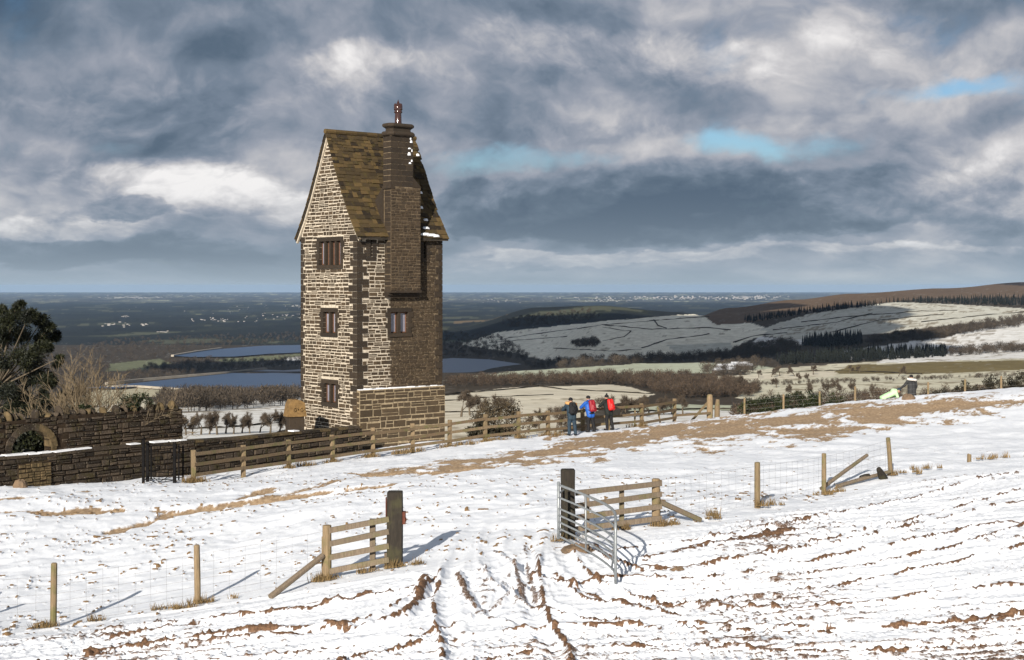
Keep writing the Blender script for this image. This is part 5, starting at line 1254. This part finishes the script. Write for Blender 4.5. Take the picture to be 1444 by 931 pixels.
# the white roofed farm in the valley, one building at a time
M_farmw = mat_plain('farm_wall', (.14, .12, .10), (.09, .08, .07), .5); M_roofsn = mat_plain('snowy_roof', (.50, .51, .54), (.33, .34, .37), .4)
for k, (x, y, L, wd, h, a) in enumerate(((1022, 523, 18, 8, 5, .3), (1034, 521, 14, 8, 4.5, 1.2), (1044, 520, 22, 9, 5, .1), (1030, 526, 12, 7, 4, .5), (1052, 522, 16, 8, 5, -.4), (1012, 527, 15, 7, 4, 1.0))):
    q = fhit(x, y); t = thing('farm_building', 'stone farm building with a snow covered gabled roof among the valley trees', 'building', tuple(q), 'farm buildings in the valley', a, True)
    mb = MB(); mb.box((0, 0, h/2-1), L, wd, h+2); mb.build('wall', M_farmw, t)
    mb = MB(); o_ = .4; mb.add([(-L/2-o_, -wd/2-o_, h-.2), (L/2+o_, -wd/2-o_, h-.2), (L/2+o_, wd/2+o_, h-.2), (-L/2-o_, wd/2+o_, h-.2), (-L/2-o_, 0, h+wd*.36), (L/2+o_, 0, h+wd*.36)], [(0, 1, 5, 4), (2, 3, 4, 5), (0, 4, 3), (1, 2, 5), (0, 3, 2, 1)]); mb.build('roof', M_roofsn, t)
# towns scattered on the plain: specks at this distance
M_town = mat_plain('pale_walls', (.34, .32, .30), (.18, .17, .165), .01)
def town(label, items, seed):
    r = random.Random(seed); mb = MB()
    for (x, y, n, sx, sy, bw, bh) in items:
        for _ in range(n):
            q = fhit(x+r.gauss(0, sx), y+r.gauss(0, sy), 3000, 50000); f = q.y/10000
            mb.box((q.x, q.y, q.z+bh*f*r.uniform(.3, 1)/2), bw*f*r.uniform(.2, .9), 12*f, bh*f*r.uniform(.25, .8), Matrix.Rotation(r.uniform(-.4, .4), 3, 'Z'))
    tag(stuff(mb.build('distant_town', M_town)), label, 'town')
town('pale buildings of a distant town at the foot of the brown moor', [(960, 421, 120, 60, 1.2, 16, 9), (1060, 420.5, 90, 22, 1.2, 18, 10), (955, 420, 3, 3, .5, 26, 26), (972, 420.5, 2, 3, .5, 20, 30), (865, 424, 30, 12, 1, 14, 6)], 1)
town('scattered white buildings on the dark plain left of the tower', [(190, 420, 60, 22, .6, 26, 4), (250, 418, 30, 90, 1.2, 14, 4), (165, 459, 14, 14, 1.5, 26, 9), (205, 459, 6, 4, .8, 30, 10), (230, 468.5, 8, 9, .5, 30, 8), (300, 452, 18, 12, 2, 18, 9), (335, 451, 14, 30, 2, 14, 8), (400, 446, 22, 22, 2.5, 14, 7), (175, 447, 8, 4, 1, 18, 6), (330, 437, 24, 70, 4, 9, 4), (420, 432, 20, 12, 1, 14, 6)], 2)
town('white specks of villages on the plain right of the tower', [(700, 424, 40, 40, 2, 12, 4), (830, 424, 14, 12, .8, 16, 5)], 3)

# near evergreen, shrub, ivy, bushes
def pine():
    D = 58; b = Vector(((-5-CX)/F*D, D, -8.6)); t = thing('pine_tree', 'dark bushy pine tree rising behind the arched garden wall', 'tree', tuple(b))
    r = random.Random(12); cl = []; rd = []; segs = [(b, b+Vector((.1, 0, 2.2)), .16, .13, 0), (b+Vector((.1, 0, 2.2)), b+Vector((-.1, 0, 4.6)), .13, .07, 0)]
    for (x, y, rr_) in [(12, 452, 16), (27, 430, 9), (22, 443, 10), (40, 446, 13), (55, 452, 13), (66, 462, 11), (30, 470, 22), (60, 480, 16), (5, 480, 22), (45, 500, 24), (72, 488, 10), (15, 515, 26), (50, 528, 24), (8, 550, 26), (40, 555, 22), (70, 540, 14), (60, 566, 14), (20, 578, 22), (85, 508, 8), (-30, 470, 30), (-30, 520, 34), (-40, 440, 26), (-30, 565, 34), (-80, 500, 40), (0, 438, 9), (78, 474, 8), (90, 556, 10), (45, 575, 16), (-5, 462, 12)]:
        for k in range(5):
            dd = D+r.uniform(-1.6, 1.6); q = P3(x+r.gauss(0, rr_*.35), y+r.gauss(0, rr_*.3), dd); cl.append(q); rd.append(rr_/F*D*r.uniform(.4, .75))
            if k == 0: segs.append((b+Vector((0, 0, max(.6, min(4.4, q.z-b.z-1.0)))), q, .05, .015, 1))
    segs_mesh_ = segs_mesh('trunk', segs, M_bark, 5); link('trunk', segs_mesh_, t)
    link('crown', leaf_mesh('crown', cl, rd, 420, .13, M_pine, 3, .85, .3), t)
pine()
def shrub():
    D = 56.2; q = Vector(((118-CX)/F*D, D, -7.2)); t = thing('bare_shrub', 'multi-stemmed leafless shrub with sunlit tan branches behind the garden wall', 'shrub', tuple(q), None, 0, True)
    sg = branch_segs(21, 4.9, 4, kids=(4, 5), spread=.55, trunk=.27, stems=9, rad=.085, up=.25); sg2 = branch_segs(22, 3.9, 4, kids=(4, 5), spread=.6, trunk=.27, stems=7, rad=.065, up=.2, lean=-.55)
    sg3 = branch_segs(23, 4.5, 4, kids=(4, 5), spread=.55, trunk=.27, stems=6, rad=.06, up=.3, lean=.45)
    o = link('stems', segs_mesh('stems', [s for s in sg+sg2+sg3 if s[4] < 2], M_twig, 6, .022), t); o = link('twigs', segs_mesh('twigs', [s for s in sg+sg2+sg3 if s[4] >= 2], M_twig, 3, .0085), t)
shrub()
def bush(name, label, px_, D, w_, h, mat, n, size, zb=None, stems=True, cat='bush', grp=None, seed=0, asp=.5):
    x = (px_-CX)/F*D; z_ = zb if zb is not None else gz1(np.array([x]), np.array([D])); r = random.Random(seed+int(px_)); t = thing(name, label, cat, (x, D, z_), grp, 0, True)
    cl = []; rd = []
    for k in range(n):
        a = r.uniform(0, 6.28); q = r.random()**.6; zz_ = r.uniform(.15, .85); f = math.sqrt(max(.05, 1-(2*zz_-.9)**2)); cl.append((math.cos(a)*q*w_/2*f, math.sin(a)*q*w_/2*f*.8, zz_*h)); rd.append(r.uniform(.14, .26)*min(w_, h))
    link('foliage', leaf_mesh('foliage', cl, rd, 90, size, mat, seed, .9, asp), t)
    link('stems', segs_mesh('stems', branch_segs(seed+5, h*.85, 3, kids=(2, 4), spread=.6, stems=4, rad=h*.015), M_bark, 4), t)
bush('ivy_bush', 'glossy green ivy bush on top of the garden wall', 193, 55.9, 1.2, .95, M_laurel, 22, .09, UF.uv(193, 580)[1]-.15, seed=1)
bush('ivy_bush', 'small green ivy clump among the cope stones under the bare shrub', 122, 54.6, .7, .4, M_laurel, 10, .08, UF.uv(122, 584)[1]-.1, seed=2)
bush('laurel_bush', 'dark evergreen bush seen through the arch in the garden wall', 45, 55.6, 4.0, 3.6, M_pine, 110, .22, -8.8, seed=3)
bush('scrub_bush', 'dense brown bush just beyond the plank fence right of the tower', 708, 130, 5.2, 3.9, M_brownleaf, 60, .20, P3(708, 622, 130).z, seed=4)
bush('scrub_bush', 'dark scrub at the foot of the dense brown bush', 680, 128, 3.6, 2.0, M_scrub, 26, .25, P3(680, 626, 128).z, seed=5)
for k, (x, D, w_, h) in enumerate(((1070, 81, 2.6, 1.1), (1098, 81.5, 2.6, 1.3), (1128, 81, 3, 1.4), (1158, 81, 2.8, 1.1), (1186, 81, 2.2, .7), (1352, 80, 3.0, .9), (1390, 80, 3.2, 1.05), (1430, 80, 3.4, 1.1), (1465, 80, 3.6, 1.1), (1320, 80.5, 2.6, .8))):
    lf = x < 1250; bush('evergreen_bush', 'dark evergreen bush behind the stakes between the stout gateposts and the couple' if lf else 'low dark evergreen bush behind the stakes past the person in charcoal', x, D, w_, h+.15, M_laurel if lf else M_scrub, 22, .11, None, grp='evergreen bushes between the gateposts and the couple' if lf else 'evergreen bushes past the couple', seed=20+k)
# rank dead grass at the foot of posts and walls
def grass_tufts():
    r = np.random.default_rng(9); spots = []
    def add(px_, D, n, sp, h, c=0):
        x = (px_-CX)/F*D
        for _ in range(n): spots.append((x+r.normal()*sp, D+r.normal()*sp*.6-.05, h*r.uniform(.5, 1.2)))
    for p, d in ((461, 29.3), (440, 29.2), (462, 29.1), (520, 29.3), (557, 29.4), (575, 29.4), (279, 29), (240, 28.8), (300, 28.9), (75, 27.9), (60, 27.8), (140, 28.2), (260, 28.6), (877, 31.7), (925, 32), (935, 32.1), (955, 32.2), (1020, 33.5), (1005, 33), (1068, 35.3), (1085, 35.6), (1162, 38), (1175, 38.4), (1257, 40.3), (1275, 40.6), (1300, 41.3), (800, 30.6), (1390, 43.5), (1420, 44)): [add(p+r.normal()*10, d, 26, .055, .15*r.uniform(.5, 1.4)) for _ in range(4)]
    for p, d in ((273, 52.8), (266, 52.6), (282, 52.9), (407, 57.3), (469, 59.3), (440, 58.4), (520, 61), (526, 61.2), (582, 62.8), (560, 62), (634, 64), (655, 64.6), (684, 65.2), (700, 65.8), (731, 66.5), (760, 67.3), (790, 68.2), (905, 72.2)): [add(p+r.normal()*7, d, 40, .13, .24*r.uniform(.5, 1.3)) for _ in range(4)]
    n = len(spots); S_ = np.array(spots); z = gz(S_[:, 0], S_[:, 1])+.02; a = r.random(n)*6.283; ln = S_[:, 2]*.5; w_ = .006+S_[:, 1]*.00012
    P_ = np.c_[S_[:, 0], S_[:, 1], z]; d = np.c_[np.cos(a)*ln, np.sin(a)*ln, S_[:, 2]]; s = np.c_[-np.sin(a), np.cos(a), np.zeros(n)]*w_[:, None]
    V = np.stack([P_-s, P_+s, P_+d], 1).reshape(-1, 3)
    me = np_mesh('dead_grass', V, np.arange(3*n).reshape(-1, 3), leaf_mat('dead_grass', (.26, .175, .08), (.10, .07, .03), .9), False, {'rnd': np.repeat(r.random(n), 3)})
    o = stuff(link('dead_grass', me)); tag(o, 'tawny dead grass tufts at the feet of posts and walls', 'grass')
grass_tufts()
# loose snow lumps and turf at the foot of the plank fence

# ------------------------------------------------------------------ people
def caps(mb, p0, p1, r0, r1, n=12):
    p0 = Vector(p0); p1 = Vector(p1); d = p1-p0; L = d.length; d.normalize(); ref = Vector((1, 0, 0)) if abs(d.x) < .8 else Vector((0, 1, 0)); u = d.cross(ref).normalized(); v = d.cross(u)
    prof_ = [(r0*math.cos(t), r0*math.sin(t)) for t in np.linspace(-math.pi/2+.15, 0, 5)]+[(r1*math.cos(t), L+r1*math.sin(t)) for t in np.linspace(0, math.pi/2-.15, 5)]
    M = Matrix((u, v, d)).transposed(); mb.lathe(p0, prof_, n, M)
def ball(mb, c, rx, ry, rz, n=14, M=None):
    prof_ = [(math.cos(t), math.sin(t)) for t in np.linspace(-math.pi/2+.12, math.pi/2-.12, 9)]
    D_ = Matrix.Diagonal((rx, ry, rz)); mb.lathe(c, prof_, n, D_ if M is None else M @ D_)
def remesh(mb, name, mat, parent, voxel=.014, smooth=6):
    me = mb.mesh(name+'_raw', mat); o = bpy.data.objects.new(name, me); COL.objects.link(o)
    m = o.modifiers.new('r', 'REMESH'); m.mode = 'VOXEL'; m.voxel_size = voxel; m.use_smooth_shade = True
    s = o.modifiers.new('s', 'SMOOTH'); s.iterations = smooth; s.factor = .5
    dg = bpy.context.evaluated_depsgraph_get(); ev_ = o.evaluated_get(dg); me2 = bpy.data.meshes.new_from_object(ev_); me2.name = name
    bpy.data.objects.remove(o); o = bpy.data.objects.new(name, me2); COL.objects.link(o); o.parent = parent
    if not me2.materials: me2.materials.append(mat)
    return o
cloth = lambda nm, c, c2=None, rough=.8: mat_plain(nm, c, c2 or tuple(x*.65 for x in c), 6, rough, .3, .4, .02)
M_skin = cloth('skin', (.45, .27, .19), (.40, .23, .16), .55); M_hair = cloth('dark_hair', (.02, .014, .01)); M_navy = cloth('navy_cloth', (.022, .042, .062)); M_denim = cloth('navy_trousers', (.022, .042, .065)); M_black = cloth('black_cloth', (.010, .010, .012)); M_blue = cloth('blue_shell', (.015, .10, .42), (.01, .065, .30), .5)
M_red = cloth('bright_red_nylon', (.62, .015, .012), (.48, .01, .01), .5); M_dred = cloth('dark_red_nylon', (.28, .012, .022), (.18, .008, .015), .5); M_fur = cloth('tan_fur', (.55, .30, .12), (.38, .20, .075), .95); M_char = cloth('charcoal_coat', (.035, .037, .04)); M_lime = cloth('pale_lime_shell', (.48, .75, .42), (.42, .66, .36), .6); M_wool = cloth('white_wool', (.7, .68, .65)); M_green = cloth('dark_shell', (.012, .016, .015))
def person(label, pos, rz, jacket, trousers, hat, pose='lean', scale=1.0, hood=None, bobble=False, coat=False, head_turn=0.0):
    t = thing('person', label, 'person', pos, None, rz, True); t.scale = (scale*1.1, scale*1.1, scale)
    J = dict(hip=(0, -.05, .94), chest=(0, .06, 1.32), neck=(0, .11, 1.47), head=(0, .15, 1.63), shl=(-.18, .07, 1.42), shr=(.18, .07, 1.42), ell=(-.31, .26, 1.19), elr=(.31, .26, 1.19), hal=(-.10, .46, 1.16), har=(.10, .46, 1.16), kl=(-.11, -.02, .50), kr=(.12, -.05, .50), fl=(-.12, -.08, .08), fr=(.13, -.16, .08), tl=(-.13, .07, .04), tr=(.15, -.02, .04))
    if pose == 'stand':
        J.update(hip=(0, 0, .95), chest=(0, .03, 1.32), neck=(0, .04, 1.48), head=(0, .07, 1.63), shl=(-.19, .03, 1.42), shr=(.19, .03, 1.42), ell=(-.36, .08, 1.18), elr=(.25, .02, 1.14), hal=(-.56, .20, .98), har=(.24, .12, .90))
    if pose == 'crouch':
        J.update(hip=(0, -.38, .62), chest=(0, .05, .86), neck=(0, .22, .93), head=(0, .34, .95), shl=(-.17, .10, .90), shr=(.17, .10, .90), ell=(-.19, .22, .62), elr=(.2, .20, .62), hal=(-.12, .30, .36), har=(.14, .28, .36), kl=(-.14, -.02, .44), kr=(.15, -.05, .42), fl=(-.13, -.32, .08), fr=(.14, -.34, .08), tl=(-.13, -.16, .04), tr=(.15, -.18, .04))
    V_ = {k: Vector(v) for k, v in J.items()}
    # body: one continuous surface, head with face, hands with fingers
    b = MB(); caps(b, V_['hip'], V_['chest'], .10, .105); caps(b, V_['chest'], V_['neck'], .09, .055); caps(b, V_['neck'], V_['head'], .055, .06)
    h = V_['head']; fd = Matrix.Rotation(head_turn, 3, 'Z') @ (Vector((0, 1, -.12)) if pose != 'crouch' else Vector((0, .8, -.6))); fd.normalize(); hr = Vector((1, 0, 0)); hr = (Matrix.Rotation(head_turn, 3, 'Z') @ hr); hu_ = hr.cross(fd)
    HM = Matrix((hr, fd, hu_)).transposed(); ball(b, h, .078, .096, .115, 14, HM); ball(b, h+fd*.03-hu_*.05, .062, .07, .075, 12, HM)
    caps(b, h+fd*.095+hu_*.01, h+fd*.118-hu_*.025, .012, .016, 8); caps(b, h-hr*.025+fd*.098-hu_*.06, h+hr*.025+fd*.098-hu_*.06, .008, .008, 6)
    for s in (-1, 1): ball(b, h+hr*s*.082-fd*.005, .012, .022, .032, 8, HM); ball(b, h+hr*s*.032+fd*.086+hu_*.015, .014, .01, .01, 8, HM)
    for s, sh, e_, ha in ((-1, 'shl', 'ell', 'hal'), (1, 'shr', 'elr', 'har')):
        caps(b, V_['chest']+Vector((0, 0, .06)), V_[sh], .08, .06); caps(b, V_[sh], V_[e_], .05, .042); caps(b, V_[e_], V_[ha], .04, .028)
        d = (V_[ha]-V_[e_]).normalized(); side = d.cross(Vector((0, 0, 1))).normalized(); dn = side.cross(d); palm = V_[ha]+d*.05
        caps(b, V_[ha], palm, .028, .033, 10)
        for k, (o_, L) in enumerate(((-.030, .060), (-.010, .072), (.010, .068), (.030, .052))):
            p0 = palm+side*o_+d*.02; p1 = p0+d*L*.55-dn*.012*(1 if dn.z > 0 else -1); p2 = p1+d*L*.3-Vector((0, 0, .03)); caps(b, p0, p1, .0095, .009, 6); caps(b, p1, p2, .009, .008, 6)
        th0 = V_[ha]+d*.02-side*.028*s*-1; caps(b, th0, th0+d*.05+side*.025*s, .011, .009, 6)
    for s, k_, f_, t_ in ((-1, 'kl', 'fl', 'tl'), (1, 'kr', 'fr', 'tr')):
        hp = V_['hip']+Vector((s*.09, 0, -.04)); caps(b, hp, V_[k_], .085, .055); caps(b, V_[k_], V_[f_], .052, .036); caps(b, V_[f_], V_[t_], .036, .035)
    remesh(b, 'body', M_skin, t, .010, 2)
    # clothes follow the body
    c = MB(); hip, ch = V_['hip'], V_['chest']
    low_ = hip+Vector((0, -.01, -.12 if not coat else -.30)) if pose != 'crouch' else hip+(hip-ch).normalized()*.10
    for s in (-1, 1):
        caps(c, low_+Vector((s*.06, 0, 0)), ch+Vector((s*.07, 0, -.05)), .135 if not coat else .16, .145); caps(c, ch+Vector((s*.07, 0, -.05)), ch+Vector((s*.07, .01, .06)), .14, .11)
    caps(c, ch+Vector((0, .02, .08)), V_['neck']+Vector((0, -.01, 0)), .12, .085)
    for sh, e_, ha in (('shl', 'ell', 'hal'), ('shr', 'elr', 'har')):
        caps(c, ch+Vector((0, 0, .07)), V_[sh], .11, .09); caps(c, V_[sh], V_[e_], .09, .072); caps(c, V_[e_], V_[e_].lerp(V_[ha], .92), .072, .052)
    remesh(c, 'jacket', jacket, t, .016, 5)
    c = MB()
    for s, k_, f_, t_ in ((-1, 'kl', 'fl', 'tl'), (1, 'kr', 'fr', 'tr')):
        caps(c, hip+Vector((s*.075, 0, -.05)), V_[k_], .108, .085); caps(c, V_[k_], V_[f_]+Vector((0, 0, .03)), .083, .068)
    caps(c, hip+Vector((-.06, -.02, -.03)), hip+Vector((.06, -.02, -.03)), .112, .112); remesh(c, 'trousers', trousers, t, .015, 4)
    for f_, t_ in (('fl', 'tl'), ('fr', 'tr')):
        c = MB(); caps(c, V_[f_]+Vector((0, 0, .02)), V_[f_]+Vector((0, -.02, -.03)), .058, .052); caps(c, V_[f_]+Vector((0, -.02, -.035)), V_[t_]+Vector((0, .05, 0)), .05, .042); remesh(c, 'boot', M_black, t, .013, 3)
    c = MB(); ball(c, h+hu_*.045-fd*.012, .096, .112, .098, 14, HM)
    if bobble: ball(c, h+hu_*.17-fd*.03, .042, .042, .042, 10)
    remesh(c, 'hat', hat, t, .012, 3)
    if hood:
        c = MB(); pts = [V_['neck']+Vector((.20*math.cos(a), -.04+.15*math.sin(a), .02-.03*math.cos(a))) for a in np.linspace(0, 2*math.pi, 15)]; c.tube(pts, [.075]*15, 10); remesh(c, 'hood', hood, t, .016, 2)
    else:
        c = MB(); caps(c, V_['neck']+Vector((-.06, -.05, .03)), V_['neck']+Vector((.06, -.05, .03)), .075, .075); caps(c, V_['neck']+Vector((0, -.08, -.02)), V_['neck']+Vector((0, -.1, -.08)), .08, .05); remesh(c, 'collar', jacket, t, .015, 3)
    return t, V_
def rucksack(label, pos, rz, V_, mat, scale=1.0, pocket=None):
    t = thing('rucksack', label, 'rucksack', pos, None, rz, True); t.scale = (scale*1.1, scale*1.1, scale); hip, ch = V_['hip'], V_['chest']; ax = (ch-hip).normalized(); bk = ax.cross(Vector((1, 0, 0))).normalized()
    if bk.y > 0: bk = -bk
    o0 = hip+ax*.10+bk*.25; o1 = hip+ax*.50+bk*.24; c = MB()
    for s in (-.075, .075): caps(c, o0+Vector((s, 0, 0)), o1+Vector((s*.8, 0, 0)), .105, .095)
    caps(c, o0+bk*.05+ax*.03, o0+bk*.06+ax*.2, .10, .085); remesh(c, 'bag', mat, t, .015, 4)
    for s in (-1, 1):
        c = MB(); q = [o1+Vector((s*.10, 0, 0))-bk*.03, V_['shl' if s < 0 else 'shr']+Vector((-s*.05, -.04, .11)), V_['shl' if s < 0 else 'shr']+Vector((-s*.06, .11, .03)), ch+Vector((s*.13, .14, -.12)), hip+Vector((s*.17, .06, .18)), o0+Vector((s*.14, 0, -.02))-bk*.04]; c.tube(q, [.016]*6, 6); c.build('strap', M_black, t, True)
    c = MB(); c.tube([o1+Vector((-.03, 0, .09)), o1+Vector((0, -.02, .13)), o1+Vector((.03, 0, .09))], .009, 6); c.build('handle', M_black, t)
    c = MB(); mb_c = o0+bk*.155+ax*.07; caps(c, mb_c+Vector((-.05, 0, 0)), mb_c+Vector((.05, 0, 0)), .035, .035, 8); c.build('pocket', pocket or mat, t, True)
    return t
def stand_at(px_, D): q = ground_at(px_, D); return Vector((q.x, q.y, q.z+.10))
p1 = stand_at(806, 67.9); p2 = stand_at(832, 69.1); p3_ = stand_at(858, 69.7)
p1.z -= .09; p2.z -= .09; p3_.z -= .09
a1, a2, a3 = R(14), R(30), R(32)
o1, V1 = person('person in a navy parka with tan fur hood leaning on the fence', p1, a1, M_navy, M_denim, M_black, 'lean', 1.02, hood=M_fur)
rucksack('black rucksack worn over the navy parka', p1, a1, V1, M_black, 1.02)
o2, V2 = person('person in a blue jacket and black trousers leaning on the fence', p2, a2, M_blue, M_black, M_black, 'lean', 1.0)
rucksack('dark red rucksack worn over the blue jacket', p2, a2, V2, M_dred, 1.0)
o3, V3 = person('person in a dark jacket and bobble hat leaning on the fence', p3_, a3, M_green, M_black, M_black, 'lean', .98, bobble=True)
rucksack('bright red rucksack worn by the person in the bobble hat', p3_, a3, V3, M_red, .98)
q4 = Vector(((1286-CX)/F*80.5, 80.5, P3(1286, 574, 80.5).z)); q5 = Vector(((1258-CX)/F*79.8, 79.8, P3(1258, 576, 79.8).z))
person('person in a long charcoal coat with pale collar standing beyond the crest', q4, R(12), M_char, M_black, M_black, 'stand', 1.03, hood=M_wool, coat=True)
person('person in a pale lime jacket crouching beyond the crest', q5, R(-80), M_lime, M_black, M_navy, 'crouch', 1.05)

# ------------------------------------------------------------------ unseen clouds added overhead to shade the far hills, and the hazy air
def cloud_fn(N, bs): return N.mix(N.noise(geo_pos(N), .004, 4), (.85, .85, .87), (.75, .76, .8))
M_cloud = material('cloud_white', cloud_fn, 1.0, 0.0)
def cloud(target, rx, ry, alt, seed):
    "an unseen cumulus, added up-sun of the hillside it is to shade"
    k = (alt-target.z)/sun_dir.z; c = target+sun_dir*k; r = random.Random(seed); mb = MB()
    for _ in range(26):
        a = r.uniform(0, 6.28); q = r.random()**.5; rr_ = r.uniform(.22, .40)*min(rx, ry); V = []; cx_ = c+Vector((math.cos(a)*q*rx, math.sin(a)*q*ry, r.uniform(0, .25)*rr_)); ball(mb, cx_, rr_*1.3, rr_*1.2, rr_*.45, 12)
    structure(mb.build('cloud', M_cloud, None, True))
cloud(Vector((20, 3150, -105)), 720, 620, 760, 1)
cloud(Vector((120, 4500, -140)), 620, 700, 760, 5)
cloud(Vector((400, 2350, -95)), 260, 260, 760, 3)
def haze():
    mb = MB(); mb.box((0, 26000, (-262+22)/2), 130000, 54500, 284); m = bpy.data.materials.new('haze'); m.use_nodes = True; t = m.node_tree; t.nodes.clear(); N = NT(t)
    v = N.n('ShaderNodeVolumePrincipled'); v.inputs['Color'].default_value = (.40, .60, .90, 1); v.inputs['Density'].default_value = HAZE; v.inputs['Anisotropy'].default_value = .0
    N.n('ShaderNodeOutputMaterial', i_Volume=v.outputs[0]); o = mb.build('haze', m); stuff(o); tag(o, 'pale blue haze over the distant plain', 'haze')
HAZE = 1.35e-5
haze()
